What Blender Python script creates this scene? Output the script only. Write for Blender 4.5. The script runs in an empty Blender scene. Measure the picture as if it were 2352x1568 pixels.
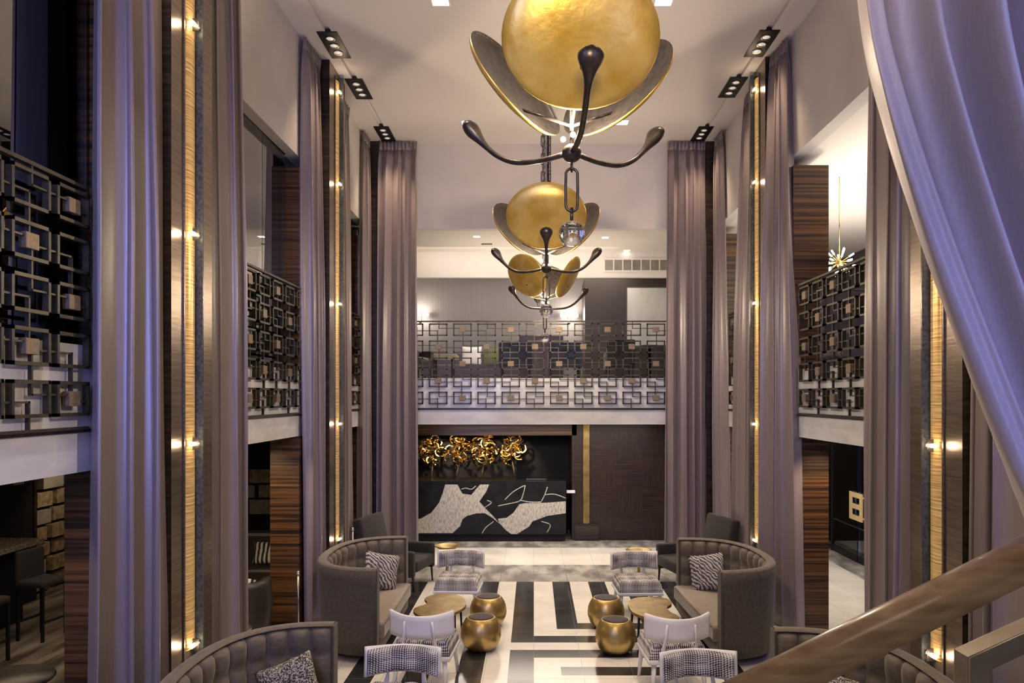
import bpy, bmesh, math, random
from mathutils import Vector, Matrix
C = bpy.context.scene
COL = C.collection
PI = math.pi
random.seed(7)

# ------------------------------------------------------------------ camera
H = 3.0                 # eye height above the lobby floor
F = 1680.0              # focal length in pixels of the 2352 wide frame
PX, PY = 1226.0, 912.0  # vanishing point of the room axis
cam_d = bpy.data.cameras.new('camera'); cam = bpy.data.objects.new('camera', cam_d); COL.objects.link(cam)
cam.location = (0, 0, H); cam.rotation_euler = (PI / 2, 0, 0)
cam_d.sensor_width = 36; cam_d.lens = 36 * F / 2352
cam_d.shift_x = -(PX - 1176) / 2352; cam_d.shift_y = (PY - 784) / 2352
cam_d.clip_start = 0.05
C.camera = cam

# ------------------------------------------------------------------ world, exposure
w = bpy.data.worlds.new('world'); C.world = w; w.use_nodes = True
bg = w.node_tree.nodes['Background']; bg.inputs[0].default_value = (0.74, 0.66, 0.66, 1); bg.inputs[1].default_value = 0.12
C.view_settings.view_transform = 'Standard'; C.view_settings.look = 'None'
C.cycles.max_bounces = 8; C.cycles.diffuse_bounces = 4; C.cycles.glossy_bounces = 4; C.cycles.caustics_reflective = False; C.cycles.caustics_refractive = False
C.view_settings.exposure = 0.0; C.view_settings.gamma = 1.0; C.view_settings.use_curve_mapping = False

def light(name, kind, loc, energy, color, target=None, size=0.1, size_y=None, spot=None, blend=0.5):
    d = bpy.data.lights.new(name, kind); d.energy = energy; d.color = color
    if kind == 'AREA':
        d.size = size
        if size_y: d.shape = 'RECTANGLE'; d.size_y = size_y
    else:
        d.shadow_soft_size = size
    if kind == 'SPOT': d.spot_size = math.radians(spot); d.spot_blend = blend
    o = bpy.data.objects.new(name, d); COL.objects.link(o); o.location = loc
    if target is not None:
        o.rotation_euler = (Vector(target) - Vector(loc)).to_track_quat('-Z', 'Y').to_euler()
    return o
WARM = (1.0, 0.74, 0.48); SOFT = (1.0, 0.86, 0.70); COOL = (0.30, 0.38, 1.0)
# unseen warm fill added behind the viewer; the blue lamps are street window dusk
light('hall_fill_behind', 'AREA', (-0.3, -2.6, 6.0), 58, (1.0, 0.82, 0.64), (0, 10, 2.6), 4.5, 2.0)
light('hall_fill_spot', 'SPOT', (0.1, -1.6, 4.4), 850, (1.0, 0.80, 0.55), (0.2, 8, 5.2), 0.5, spot=34, blend=0.7)  # added spot, there only to brighten the gilded petals
for bx, be in ((-1.9, 62), (2.3, 38)):
    bl = light('blue_window', 'AREA', (bx, 0.3, 4.3), be, (0.26, 0.32, 1.0), (bx * 1.5, 8, 3.6), 0.35, 4.0); bl.data.spread = math.radians(100)
light('blue_wash_far', 'SPOT', (0.0, 1.5, 7.3), 200, COOL, (0.0, 13.4, 2.4), 0.25, spot=44, blend=0.6)
# downlights of the main ceiling
for x, y in ((-2.62, 5.3), (2.98, 5.2), (-2.62, 9.68), (-2.62, 11.06), (-2.62, 12.94), (3.0, 9.64), (3.0, 11.0), (3.0, 12.94)):
    s = 1 if x > 0 else -1
    light('ceiling_spot', 'SPOT', (x - s * 0.0, y, 7.6), 190, WARM, (x - s * 0.9, y - 0.5, 0), 0.12, spot=80, blend=0.9)
for x, y in ((-1.1, 8.6), (1.5, 8.6), (-1.1, 12.4), (1.5, 12.4), (-1.1, 4.6), (1.5, 4.6)):
    light('square_downlight', 'SPOT', (x, y, 7.6), 330, SOFT, (x, y, 0), 0.1, spot=62, blend=0.7)
# galleries
light('far_gallery_cove', 'AREA', (-0.5, 15.0, 5.95), 9, SOFT, (-0.5, 16.6, 5.0), 4.5, 0.3)
light('far_gallery_ceiling', 'AREA', (0.3, 14.6, 4.6), 30, (1.0, 0.84, 0.62), (0.3, 14.8, 7), 3.5, 0.8)
light('far_gallery_room', 'AREA', (0.2, 16.6, 6.0), 90, SOFT, (0.2, 16.9, 3.4), 4.0, 1.0)
light('right_gallery', 'AREA', (5.2, 10.0, 4.7), 120, (1.0, 0.88, 0.74), (5.2, 10.2, 7), 2.0, 6.0)
light('right_gallery_down', 'AREA', (5.0, 9.3, 6.0), 70, SOFT, (4.6, 8.8, 3.4), 1.5, 3.0)
light('left_gallery', 'AREA', (-4.9, 9.9, 5.9), 45, (0.12, 0.25, 1.0), (-6.6, 10.6, 4.6), 0.3, 0.8)
light('left_gallery_grey', 'AREA', (-4.6, 7.6, 5.9), 150, (0.85, 0.8, 0.95), (-6.6, 8.8, 4.9), 0.5, 1.0)
# below the galleries
light('reception_wash', 'AREA', (0.3, 14.2, 2.46), 110, SOFT, (0.3, 14.2, 0), 4.4, 0.4)
light('lobby_wash', 'AREA', (4.6, 11.5, 2.46), 95, SOFT, (4.6, 11.5, 0), 1.4, 4.5)
light('lounge_wash_a', 'SPOT', (-3.75, 8.3, 2.44), 75, WARM, (-3.2, 9.4, 1.4), 0.05, spot=70, blend=0.8)
light('lounge_wash_b', 'SPOT', (-3.6, 4.2, 2.44), 15, WARM, (-3.2, 5.3, 0.8), 0.05, spot=80, blend=0.8)
light('lounge_wash_c', 'SPOT', (-6.6, 11.2, 2.44), 45, WARM, (-7.5, 11.6, 0.6), 0.05, spot=95, blend=0.8)
light('lobby_column_spot', 'SPOT', (3.95, 8.5, 2.44), 60, WARM, (3.5, 9.35, 1.5), 0.05, spot=70, blend=0.8)
light('lounge_wash_d', 'AREA', (-5.2, 8.0, 2.45), 34, WARM, (-5.2, 8.0, 0), 2.0, 3.0)

# ------------------------------------------------------------------ materials
def mat(name, color, rough=0.5, metal=0.0, emit=None, estr=1.0, color2=None, nscale=(8, 8, 8), ndetail=4,
        bump=0.0, bscale=None, spread=(0.35, 0.65), sheen=0.0, spec=None, coat=0.0):
    m = bpy.data.materials.new(name); m.use_nodes = True
    nt = m.node_tree; b = nt.nodes['Principled BSDF']
    b.inputs['Base Color'].default_value = (*color, 1); b.inputs['Roughness'].default_value = rough
    b.inputs['Metallic'].default_value = metal
    if sheen: b.inputs['Sheen Weight'].default_value = sheen; b.inputs['Sheen Roughness'].default_value = 0.4
    if spec is not None: b.inputs['Specular IOR Level'].default_value = spec
    if coat: b.inputs['Coat Weight'].default_value = coat; b.inputs['Coat Roughness'].default_value = 0.1
    if emit: b.inputs['Emission Color'].default_value = (*emit, 1); b.inputs['Emission Strength'].default_value = estr
    def noise(sc):
        tc = nt.nodes.new('ShaderNodeTexCoord'); mp = nt.nodes.new('ShaderNodeMapping')
        mp.inputs['Scale'].default_value = sc; nt.links.new(tc.outputs['Object'], mp.inputs['Vector'])
        n = nt.nodes.new('ShaderNodeTexNoise'); n.inputs['Scale'].default_value = 1; n.inputs['Detail'].default_value = ndetail
        nt.links.new(mp.outputs[0], n.inputs['Vector']); return n
    n = None
    if color2:
        n = noise(nscale); r = nt.nodes.new('ShaderNodeValToRGB')
        r.color_ramp.elements[0].position, r.color_ramp.elements[1].position = spread
        r.color_ramp.elements[0].color = (*color, 1); r.color_ramp.elements[1].color = (*color2, 1)
        nt.links.new(n.outputs['Fac'], r.inputs[0]); nt.links.new(r.outputs[0], b.inputs['Base Color'])
    if bump:
        n2 = noise(bscale) if bscale or not n else n
        bp = nt.nodes.new('ShaderNodeBump'); bp.inputs['Strength'].default_value = bump; bp.inputs['Distance'].default_value = 0.01
        nt.links.new(n2.outputs['Fac'], bp.inputs['Height']); nt.links.new(bp.outputs[0], b.inputs['Normal'])
    return m

def tile_mat(name, c1, c2, nscale, tile, grout, rough=0.2, spread=(0.3, 0.7)):
    """stone with fine joints on a square grid"""
    m = mat(name, c1, rough, color2=c2, nscale=nscale, spread=spread, ndetail=8)
    nt = m.node_tree; b = nt.nodes['Principled BSDF']; src = b.inputs['Base Color'].links[0].from_socket
    tc = nt.nodes.new('ShaderNodeTexCoord'); br = nt.nodes.new('ShaderNodeTexBrick')
    br.offset = 0.0; br.squash = 1.0
    br.inputs['Scale'].default_value = 1; br.inputs['Brick Width'].default_value = tile[0]; br.inputs['Row Height'].default_value = tile[1]
    br.inputs['Mortar Size'].default_value = 0.004; br.inputs['Mortar Smooth'].default_value = 0.0
    nt.links.new(tc.outputs['Object'], br.inputs['Vector'])
    nt.links.new(src, br.inputs['Color1']); nt.links.new(src, br.inputs['Color2'])
    br.inputs['Mortar'].default_value = (*grout, 1)
    nt.links.new(br.outputs['Color'], b.inputs['Base Color'])
    return m

def weave_mat(name, dark, pale, cell=0.012, axes='XZ', soft=0.9):
    """houndstooth-like woven check, using the dominant face direction (box mapping)"""
    m = mat(name, dark, 0.85, sheen=0.2); nt = m.node_tree; b = nt.nodes['Principled BSDF']
    tc = nt.nodes.new('ShaderNodeTexCoord'); sep = nt.nodes.new('ShaderNodeSeparateXYZ')
    nt.links.new(tc.outputs['Object'], sep.inputs[0])
    def wave(sock, freq, ph=0.0):
        a = nt.nodes.new('ShaderNodeMath'); a.operation = 'MULTIPLY_ADD'; a.inputs[1].default_value = freq; a.inputs[2].default_value = ph
        nt.links.new(sock, a.inputs[0]); s = nt.nodes.new('ShaderNodeMath'); s.operation = 'SINE'; nt.links.new(a.outputs[0], s.inputs[0]); return s.outputs[0]
    def op(o, a, c):
        n = nt.nodes.new('ShaderNodeMath'); n.operation = o
        for i, v in enumerate((a, c)):
            if isinstance(v, (int, float)): n.inputs[i].default_value = v
            else: nt.links.new(v, n.inputs[i])
        return n.outputs[0]
    k = 2 * PI / (cell * 2)
    yz = op('ADD', sep.outputs['Y'], sep.outputs['Z'])
    a = wave(sep.outputs['X'], k); c = wave(yz, k)
    big = wave(sep.outputs['X'], 2 * PI / 0.22); big2 = wave(yz, 2 * PI / 0.22)
    s = op('ADD', op('ADD', a, c), op('MULTIPLY', op('ADD', big, big2), 0.35))
    r = nt.nodes.new('ShaderNodeValToRGB'); nt.links.new(op('MULTIPLY_ADD', s, 0.25), r.inputs[0])
    add = s.node  # noqa
    mm = r.inputs[0].links[0].from_node; mm.inputs[2].default_value = 0.5
    r.color_ramp.elements[0].position = 0.40; r.color_ramp.elements[1].position = 0.60
    r.color_ramp.elements[0].color = (*dark, 1); r.color_ramp.elements[1].color = (*pale, 1)
    nt.links.new(r.outputs[0], b.inputs['Base Color'])
    return m

def stripe_mat(name, dark, pale, freq, wob=0.0, direction='Z', rough=0.85):
    m = mat(name, dark, rough); nt = m.node_tree; b = nt.nodes['Principled BSDF']
    tc = nt.nodes.new('ShaderNodeTexCoord'); wv = nt.nodes.new('ShaderNodeTexWave')
    wv.bands_direction = direction; wv.inputs['Scale'].default_value = freq; wv.inputs['Distortion'].default_value = wob
    wv.inputs['Detail'].default_value = 2; wv.inputs['Detail Scale'].default_value = 1.2
    nt.links.new(tc.outputs['Object'], wv.inputs['Vector'])
    r = nt.nodes.new('ShaderNodeValToRGB'); r.color_ramp.elements[0].position = 0.4; r.color_ramp.elements[1].position = 0.6
    r.color_ramp.elements[0].color = (*dark, 1); r.color_ramp.elements[1].color = (*pale, 1)
    nt.links.new(wv.outputs['Fac'], r.inputs[0]); nt.links.new(r.outputs[0], b.inputs['Base Color'])
    return m

def thin_glass(name, tint=(0.9, 0.95, 0.95), refl=0.12, rough=0.0):
    m = bpy.data.materials.new(name); m.use_nodes = True; nt = m.node_tree; nt.nodes.clear()
    o = nt.nodes.new('ShaderNodeOutputMaterial'); mx = nt.nodes.new('ShaderNodeMixShader')
    t = nt.nodes.new('ShaderNodeBsdfTransparent'); t.inputs[0].default_value = (*tint, 1)
    g = nt.nodes.new('ShaderNodeBsdfGlossy'); g.inputs['Roughness'].default_value = rough
    lw = nt.nodes.new('ShaderNodeLayerWeight'); lw.inputs[0].default_value = 0.35
    ad = nt.nodes.new('ShaderNodeMath'); ad.operation = 'ADD'; ad.inputs[1].default_value = refl; ad.use_clamp = True
    nt.links.new(lw.outputs['Fresnel'], ad.inputs[0]); nt.links.new(ad.outputs[0], mx.inputs[0])
    nt.links.new(t.outputs[0], mx.inputs[1]); nt.links.new(g.outputs[0], mx.inputs[2]); nt.links.new(mx.outputs[0], o.inputs[0])
    return m

M = {}
M['plaster'] = mat('plaster', (0.72, 0.67, 0.64), 0.85, color2=(0.66, 0.62, 0.60), nscale=(1.5, 1.5, 1.5))
M['ceiling'] = mat('ceiling_paint', (0.82, 0.77, 0.73), 0.9)
M['white_gloss'] = mat('white_lacquer', (0.72, 0.71, 0.72), 0.25, color2=(0.58, 0.58, 0.60), nscale=(2.5, 2.5, 6))
M['zebrano'] = mat('zebrano_veneer', (0.020, 0.011, 0.008), 0.32, color2=(0.19, 0.088, 0.033), nscale=(0.5, 0.5, 34), ndetail=6, spread=(0.38, 0.72), bump=0.15)
M['zebrano_dark'] = mat('dark_ribbed_wood', (0.012, 0.008, 0.007), 0.35, color2=(0.055, 0.034, 0.024), nscale=(0.5, 0.5, 40), ndetail=5, spread=(0.4, 0.7), bump=0.2)
M['bronze_face'] = mat('brushed_bronze', (0.17, 0.135, 0.105), 0.30, 0.85, color2=(0.27, 0.215, 0.165), nscale=(3, 3, 60), ndetail=6, bump=0.12)
M['curtain'] = mat('lavender_satin', (0.265, 0.212, 0.215), 0.34, sheen=0.15, color2=(0.24, 0.192, 0.197), nscale=(60, 60, 4), spec=0.9)
M['curtain_dark'] = mat('grey_blue_velvet', (0.13, 0.125, 0.15), 0.8, sheen=0.3)
M['drape'] = mat('pale_lavender_silk', (0.50, 0.435, 0.465), 0.40, sheen=0.3, color2=(0.46, 0.40, 0.43), nscale=(90, 90, 6), bump=0.03)
M['marble_white'] = tile_mat('white_marble', (0.66, 0.63, 0.58), (0.80, 0.77, 0.72), (2.2, 2.2, 2), (0.54, 0.52), (0.52, 0.5, 0.46))
M['marble_black'] = tile_mat('black_marble', (0.018, 0.018, 0.02), (0.045, 0.043, 0.045), (3, 3, 3), (0.54, 0.52), (0.09, 0.09, 0.09), 0.16)
M['marble_grey'] = tile_mat('grey_veined_marble', (0.20, 0.19, 0.18), (0.50, 0.48, 0.45), (3.5, 1.6, 2), (0.55, 0.6), (0.2, 0.19, 0.18), 0.2, (0.4, 0.66))
M['plank'] = mat('grey_plank_floor', (0.06, 0.052, 0.043), 0.4, color2=(0.30, 0.265, 0.22), nscale=(6, 0.7, 6), ndetail=6, spread=(0.38, 0.68))
M['wall_grey'] = stripe_mat('grooved_grey_wall', (0.155, 0.145, 0.15), (0.20, 0.19, 0.195), 7.5, 0.0, 'X')
M['wall_brown'] = mat('dark_brown_panel', (0.030, 0.022, 0.021), 0.5)
M['wall_dark'] = mat('near_black_wall', (0.012, 0.011, 0.013), 0.6, spec=0.15)
M['charcoal'] = mat('charcoal_wall', (0.10, 0.095, 0.105), 0.7)
M['gold'] = mat('gilded_metal', (0.72, 0.44, 0.06), 0.30, 0.55, color2=(0.95, 0.68, 0.20), nscale=(5, 5, 5), ndetail=10, spread=(0.3, 0.7), bump=0.25, bscale=(16, 16, 16))
M['gold_old'] = mat('aged_brass', (0.42, 0.29, 0.10), 0.34, 0.9, color2=(0.58, 0.42, 0.17), nscale=(7, 7, 7), ndetail=8, bump=0.12, bscale=(30, 30, 30))
M['gold_bright'] = mat('polished_gold', (0.86, 0.60, 0.20), 0.16, 1.0)
M['gold_matte'] = mat('brass_plate', (0.24, 0.18, 0.115), 0.5, 0.5, color2=(0.16, 0.12, 0.08), nscale=(40, 40, 40))
M['bronze'] = mat('dark_bronze', (0.055, 0.046, 0.042), 0.30, 0.75, color2=(0.10, 0.082, 0.07), nscale=(14, 14, 14), bump=0.06)
M['bronze_shell'] = mat('hammered_bronze', (0.055, 0.046, 0.040), 0.36, 0.75, color2=(0.105, 0.088, 0.075), nscale=(24, 24, 24), bump=0.25)
M['lattice'] = mat('bronze_lattice', (0.036, 0.031, 0.023), 0.42, 0.6, color2=(0.066, 0.056, 0.038), nscale=(10, 10, 10))
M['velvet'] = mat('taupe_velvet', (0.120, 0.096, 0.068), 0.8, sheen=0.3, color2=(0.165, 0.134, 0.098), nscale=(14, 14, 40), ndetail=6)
M['velvet_back'] = mat('taupe_velvet_shaded', (0.066, 0.055, 0.042), 0.85, sheen=0.15, color2=(0.090, 0.075, 0.058), nscale=(30, 30, 30))  # same taupe velvet, shade of the sofa's outer back put into the colour
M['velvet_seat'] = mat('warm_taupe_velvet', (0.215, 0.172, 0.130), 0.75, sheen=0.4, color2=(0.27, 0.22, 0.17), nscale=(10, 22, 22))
M['piping'] = mat('taupe_piping', (0.25, 0.2, 0.15), 0.8)
M['black_wood'] = mat('black_wood', (0.018, 0.014, 0.013), 0.4)
M['black_cloth'] = mat('black_upholstery', (0.020, 0.017, 0.017), 0.8, sheen=0.1)
M['navy_cloth'] = mat('navy_upholstery', (0.025, 0.03, 0.06), 0.8, sheen=0.2)
M['purple_cloth'] = mat('plum_grey_upholstery', (0.115, 0.095, 0.13), 0.8, sheen=0.2)
M['stool_top'] = mat('brown_velvet', (0.055, 0.038, 0.036), 0.9, sheen=0.3)
M['white_wood'] = mat('white_painted_wood', (0.74, 0.72, 0.74), 0.35)
M['tweed'] = weave_mat('woven_check', (0.045, 0.042, 0.060), (0.60, 0.57, 0.55), 0.0105)
M['cushion_stripe'] = stripe_mat('striped_cushion', (0.06, 0.055, 0.07), (0.50, 0.46, 0.44), 11, 6.0, 'DIAGONAL')
M['cushion_speckle'] = mat('speckled_cushion', (0.035, 0.032, 0.03), 0.9, color2=(0.50, 0.45, 0.38), nscale=(85, 85, 85), spread=(0.47, 0.56))
M['cushion_wave'] = stripe_mat('black_white_wave', (0.02, 0.02, 0.02), (0.75, 0.72, 0.66), 4.5, 3.0, 'X')
M['cushion_white'] = mat('white_cotton', (0.75, 0.74, 0.76), 0.9)
M['cushion_green'] = mat('olive_cotton', (0.155, 0.165, 0.075), 0.9)
M['olive_seat'] = mat('olive_leather', (0.33, 0.31, 0.19), 0.6)
M['leather'] = mat('dark_leather', (0.045, 0.040, 0.035), 0.35)
M['steel'] = mat('brushed_steel', (0.55, 0.52, 0.48), 0.3, 1.0)
M['nickel'] = mat('antique_nickel', (0.42, 0.36, 0.28), 0.32, 0.9, color2=(0.50, 0.44, 0.36), nscale=(30, 30, 30))
M['rail_wood'] = mat('oak_handrail', (0.27, 0.155, 0.078), 0.3, color2=(0.50, 0.35, 0.22), nscale=(3, 26, 40), ndetail=6, coat=0.3)
M['glass'] = thin_glass('clear_pane', (0.80, 0.86, 0.88), 0.22)
M['glass_door'] = thin_glass('door_glass', (0.75, 0.85, 0.95), 0.10)
M['fin_glass'] = mat('textured_dark_glass', (0.045, 0.05, 0.05), 0.15, color2=(0.10, 0.11, 0.11), nscale=(40, 40, 40), bump=0.3)
M['crystal'] = bpy.data.materials.new('crystal'); M['crystal'].use_nodes = True
_b = M['crystal'].node_tree.nodes['Principled BSDF']; _b.inputs['Transmission Weight'].default_value = 1; _b.inputs['Roughness'].default_value = 0; _b.inputs['IOR'].default_value = 1.5
M['gold_satin'] = mat('satin_gold', (0.80, 0.62, 0.30), 0.45, 0.25)
M['black_metal'] = mat('black_metal', (0.012, 0.012, 0.012), 0.4, 0.3)
M['lamp'] = mat('lit_lamp', (1, 1, 1), 0.5, emit=(1.0, 0.88, 0.68), estr=7)
M['lamp_white'] = mat('lit_downlight', (1, 1, 1), 0.5, emit=(1.0, 0.94, 0.84), estr=5)
M['lamp_soft'] = mat('lit_small_reflector', (0.8, 0.8, 0.8), 0.2, 0.5, emit=(1.0, 0.9, 0.75), estr=0.5)
M['granite'] = mat('brown_granite', (0.06, 0.055, 0.045), 0.25, color2=(0.26, 0.24, 0.19), nscale=(50, 50, 50))
M['block_gold'] = mat('bark_block', (0.16, 0.12, 0.07), 0.6, color2=(0.36, 0.28, 0.17), nscale=(14, 14, 14))
M['block_grey'] = mat('grey_block', (0.20, 0.185, 0.155), 0.5, color2=(0.30, 0.275, 0.23), nscale=(4, 4, 4))
M['art_pale'] = mat('pale_canvas', (0.55, 0.55, 0.52), 0.8, color2=(0.25, 0.28, 0.32), nscale=(1.8, 1.8, 0.9), ndetail=8, spread=(0.45, 0.85))
M['marble_pale'] = mat('pale_streaked_marble', (0.50, 0.47, 0.43), 0.2, color2=(0.24, 0.225, 0.21), nscale=(38, 20, 13), ndetail=12, spread=(0.44, 0.68))
M['marble_jet'] = mat('jet_marble', (0.007, 0.007, 0.008), 0.3, color2=(0.016, 0.016, 0.018), nscale=(3, 3, 3), spec=0.2)
M['brass_top'] = mat('dull_brass_top', (0.25, 0.165, 0.055), 0.38, 0.85, color2=(0.38, 0.265, 0.105), nscale=(7, 7, 7), ndetail=8, bump=0.1, bscale=(30, 30, 30))
M['blue_night'] = mat('night_street_beyond_glass', (0.01, 0.012, 0.03), 0.5, emit=(0.03, 0.08, 0.35), estr=0.5)
# finely brushed brass strip; emission puts the grazing lamp light into its colour
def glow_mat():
    m = mat('brass_emissive_glow', (0.36, 0.19, 0.05), 0.35, 0.6, color2=(0.92, 0.60, 0.24), nscale=(2, 2, 70), ndetail=5)
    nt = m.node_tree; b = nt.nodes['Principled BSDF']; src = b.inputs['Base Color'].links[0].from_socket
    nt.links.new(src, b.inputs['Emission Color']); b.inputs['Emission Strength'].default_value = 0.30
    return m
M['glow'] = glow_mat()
# parquet-like panel: squares of wood with turning grain
def parquet():
    m = mat('walnut_parquet_panel', (0.03, 0.017, 0.013), 0.35); nt = m.node_tree; b = nt.nodes['Principled BSDF']
    tc = nt.nodes.new('ShaderNodeTexCoord'); ck = nt.nodes.new('ShaderNodeTexChecker'); ck.inputs['Scale'].default_value = 1.75
    nt.links.new(tc.outputs['Object'], ck.inputs['Vector'])
    cols = []
    for sc in ((60, 60, 2), (2, 2, 60)):
        mp = nt.nodes.new('ShaderNodeMapping'); mp.inputs['Scale'].default_value = sc; nt.links.new(tc.outputs['Object'], mp.inputs[0])
        n = nt.nodes.new('ShaderNodeTexNoise'); n.inputs['Scale'].default_value = 1; n.inputs['Detail'].default_value = 4; nt.links.new(mp.outputs[0], n.inputs[0])
        r = nt.nodes.new('ShaderNodeValToRGB'); r.color_ramp.elements[0].position = 0.35; r.color_ramp.elements[1].position = 0.7
        r.color_ramp.elements[0].color = (0.009, 0.006, 0.005, 1); r.color_ramp.elements[1].color = (0.040, 0.021, 0.014, 1)
        nt.links.new(n.outputs[0], r.inputs[0]); cols.append(r)
    mx = nt.nodes.new('ShaderNodeMix'); mx.data_type = 'RGBA'
    nt.links.new(ck.outputs['Fac'], mx.inputs[0]); nt.links.new(cols[0].outputs[0], mx.inputs[6]); nt.links.new(cols[1].outputs[0], mx.inputs[7])
    nt.links.new(mx.outputs[2], b.inputs['Base Color']); return m
M['parquet'] = parquet()

# ------------------------------------------------------------------ mesh helpers
class MB:
    def __init__(s): s.bm = bmesh.new(); s.slot = 0
    def face(s, pts, slot=None):
        f = s.bm.faces.new([s.bm.verts.new(p) for p in pts]); f.material_index = s.slot if slot is None else slot; return f
    def box(s, x0, x1, y0, y1, z0, z1, bevel=0, seg=2, mtx=None):
        r = bmesh.ops.create_cube(s.bm, size=1.0)['verts']
        for v in r:
            v.co = Vector((x0 + (v.co.x + .5) * (x1 - x0), y0 + (v.co.y + .5) * (y1 - y0), z0 + (v.co.z + .5) * (z1 - z0)))
        fs = set(f for v in r for f in v.link_faces)
        if bevel:
            es = set(e for v in r for e in v.link_edges)
            res = bmesh.ops.bevel(s.bm, geom=list(es), offset=bevel, segments=seg, profile=0.5, affect='EDGES')
            vs = set(res['verts']) | set(v for v in r if v.is_valid)
            fs = set(res['faces']) | set(f for v in vs for f in v.link_faces)
            vs = set(v for f in fs for v in f.verts)
        else: vs = set(r)
        if mtx is not None:
            for v in vs: v.co = mtx @ v.co
        for f in fs: f.material_index = s.slot
        return s
    def sweep(s, pts, rw, rt=None, up=(0, 0, 1), n=10, cap=True, closed=False):
        """tube along pts; rw half width (sideways), rt half thickness (along up-ish)"""
        pts = [Vector(p) for p in pts]; k = len(pts)
        if not isinstance(rw, (list, tuple)): rw = [rw] * k
        if rt is None: rt = rw
        if not isinstance(rt, (list, tuple)): rt = [rt] * k
        rings = []; up = Vector(up)
        for i, p in enumerate(pts):
            a = pts[(i - 1) % k] if (closed or i > 0) else p; c = pts[(i + 1) % k] if (closed or i < k - 1) else p
            d = (c - a).normalized(); u = up
            if abs(d.dot(u)) > 0.98: u = Vector((1, 0, 0)) if abs(d.x) < 0.9 else Vector((0, 1, 0))
            side = d.cross(u).normalized(); nu = side.cross(d).normalized()
            rings.append([s.bm.verts.new(p + side * rw[i] * math.cos(2 * PI * j / n) + nu * rt[i] * math.sin(2 * PI * j / n)) for j in range(n)])
        m = k if closed else k - 1
        for i in range(m):
            A, B = rings[i], rings[(i + 1) % k]
            for j in range(n):
                f = s.bm.faces.new((A[j], A[(j + 1) % n], B[(j + 1) % n], B[j])); f.material_index = s.slot; f.smooth = True
        if cap and not closed:
            for R_ in (rings[0], rings[-1][::-1]):
                f = s.bm.faces.new(R_[::-1]); f.material_index = s.slot
        return s
    def lathe(s, prof, n=32, c=(0, 0, 0)):
        c = Vector(c); rings = []
        for r, z in prof:
            if r < 1e-5: rings.append([s.bm.verts.new(c + Vector((0, 0, z)))])
            else: rings.append([s.bm.verts.new(c + Vector((r * math.cos(2 * PI * j / n), r * math.sin(2 * PI * j / n), z))) for j in range(n)])
        for A, B in zip(rings, rings[1:]):
            for j in range(n):
                vs = [A[j % len(A)], A[(j + 1) % len(A)], B[(j + 1) % len(B)], B[j % len(B)]]
                u = []
                for v in vs:
                    if v not in u: u.append(v)
                if len(u) >= 3:
                    f = s.bm.faces.new(u); f.material_index = s.slot; f.smooth = True
        return s
    def sphere(s, r, c=(0, 0, 0), sc=(1, 1, 1), u=24, v=14):
        res = bmesh.ops.create_uvsphere(s.bm, u_segments=u, v_segments=v, radius=r)['verts']
        for q in res: q.co = Vector((q.co.x * sc[0], q.co.y * sc[1], q.co.z * sc[2])) + Vector(c)
        for f in set(f for q in res for f in q.link_faces): f.material_index = s.slot; f.smooth = True
        return s
    def grid(s, fn, nu, nv, smooth=True, closed_u=False):
        vs = [[s.bm.verts.new(fn(i / nu, j / nv)) for j in range(nv + 1)] for i in range(nu if closed_u else nu + 1)]
        L = len(vs)
        for i in range(nu):
            for j in range(nv):
                A, B = vs[i], vs[(i + 1) % L]
                f = s.bm.faces.new((A[j], B[j], B[j + 1], A[j + 1])); f.material_index = s.slot; f.smooth = smooth
        return s
    def prism(s, outline, z0, z1, bevel=0):
        b = [s.bm.verts.new((x, y, z0)) for x, y in outline]; t = [s.bm.verts.new((x, y, z1)) for x, y in outline]
        k = len(b); fs = [s.bm.faces.new(b[::-1]), s.bm.faces.new(t)]
        for i in range(k): fs.append(s.bm.faces.new((b[i], b[(i + 1) % k], t[(i + 1) % k], t[i])))
        for f in fs: f.material_index = s.slot
        if bevel:
            es = list(fs[0].edges) + list(fs[1].edges)
            r = bmesh.ops.bevel(s.bm, geom=es, offset=bevel, segments=3, profile=0.5, affect='EDGES')
            for f in r['faces']: f.material_index = s.slot; f.smooth = True
        return s
    def build(s, name, mats, parent=None, smooth=None, solid=0, fix=True):
        me = bpy.data.meshes.new(name)
        if fix: bmesh.ops.recalc_face_normals(s.bm, faces=s.bm.faces)
        if smooth is not None:
            for f in s.bm.faces: f.smooth = smooth
        s.bm.to_mesh(me); s.bm.free()
        for m in (mats if isinstance(mats, (list, tuple)) else [mats]): me.materials.append(m)
        o = bpy.data.objects.new(name, me); COL.objects.link(o)
        if parent: o.parent = parent
        if solid:
            md = o.modifiers.new('thickness', 'SOLIDIFY'); md.thickness = solid; md.offset = 0
        return o

def tag(o, label, cat, group=None):
    o['label'] = label; o['category'] = cat
    if group: o['group'] = group
    return o
def thing(name, label, cat, loc=(0, 0, 0), rz=0, group=None):
    o = bpy.data.objects.new(name, None); COL.objects.link(o); o.location = loc; o.rotation_euler = (0, 0, rz)
    o.empty_display_size = 0.1
    return tag(o, label, cat, group)
def struct(o, label=None):
    o['kind'] = 'structure'
    if label: o['label'] = label
    return o
def dup(root, loc, rz=0, label=None, mirror=False):
    def cp(o, par):
        c = o.copy(); COL.objects.link(c)
        if par: c.parent = par
        for ch in list(o.children): cp(ch, c)
        return c
    r = cp(root, None); r.location = loc; r.rotation_euler = (0, 0, rz)
    if mirror: r.scale = (-1, 1, 1)
    if label: r['label'] = label
    return r
def fl(px, py, z=0.0):
    """point of height z seen at pixel px, py"""
    Y = F * (H - z) / (py - PY); return Vector(((px - PX) * Y / F, Y, z))
def at(px, py, Y): return Vector(((px - PX) * Y / F, Y, H - (py - PY) * Y / F))
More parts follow.
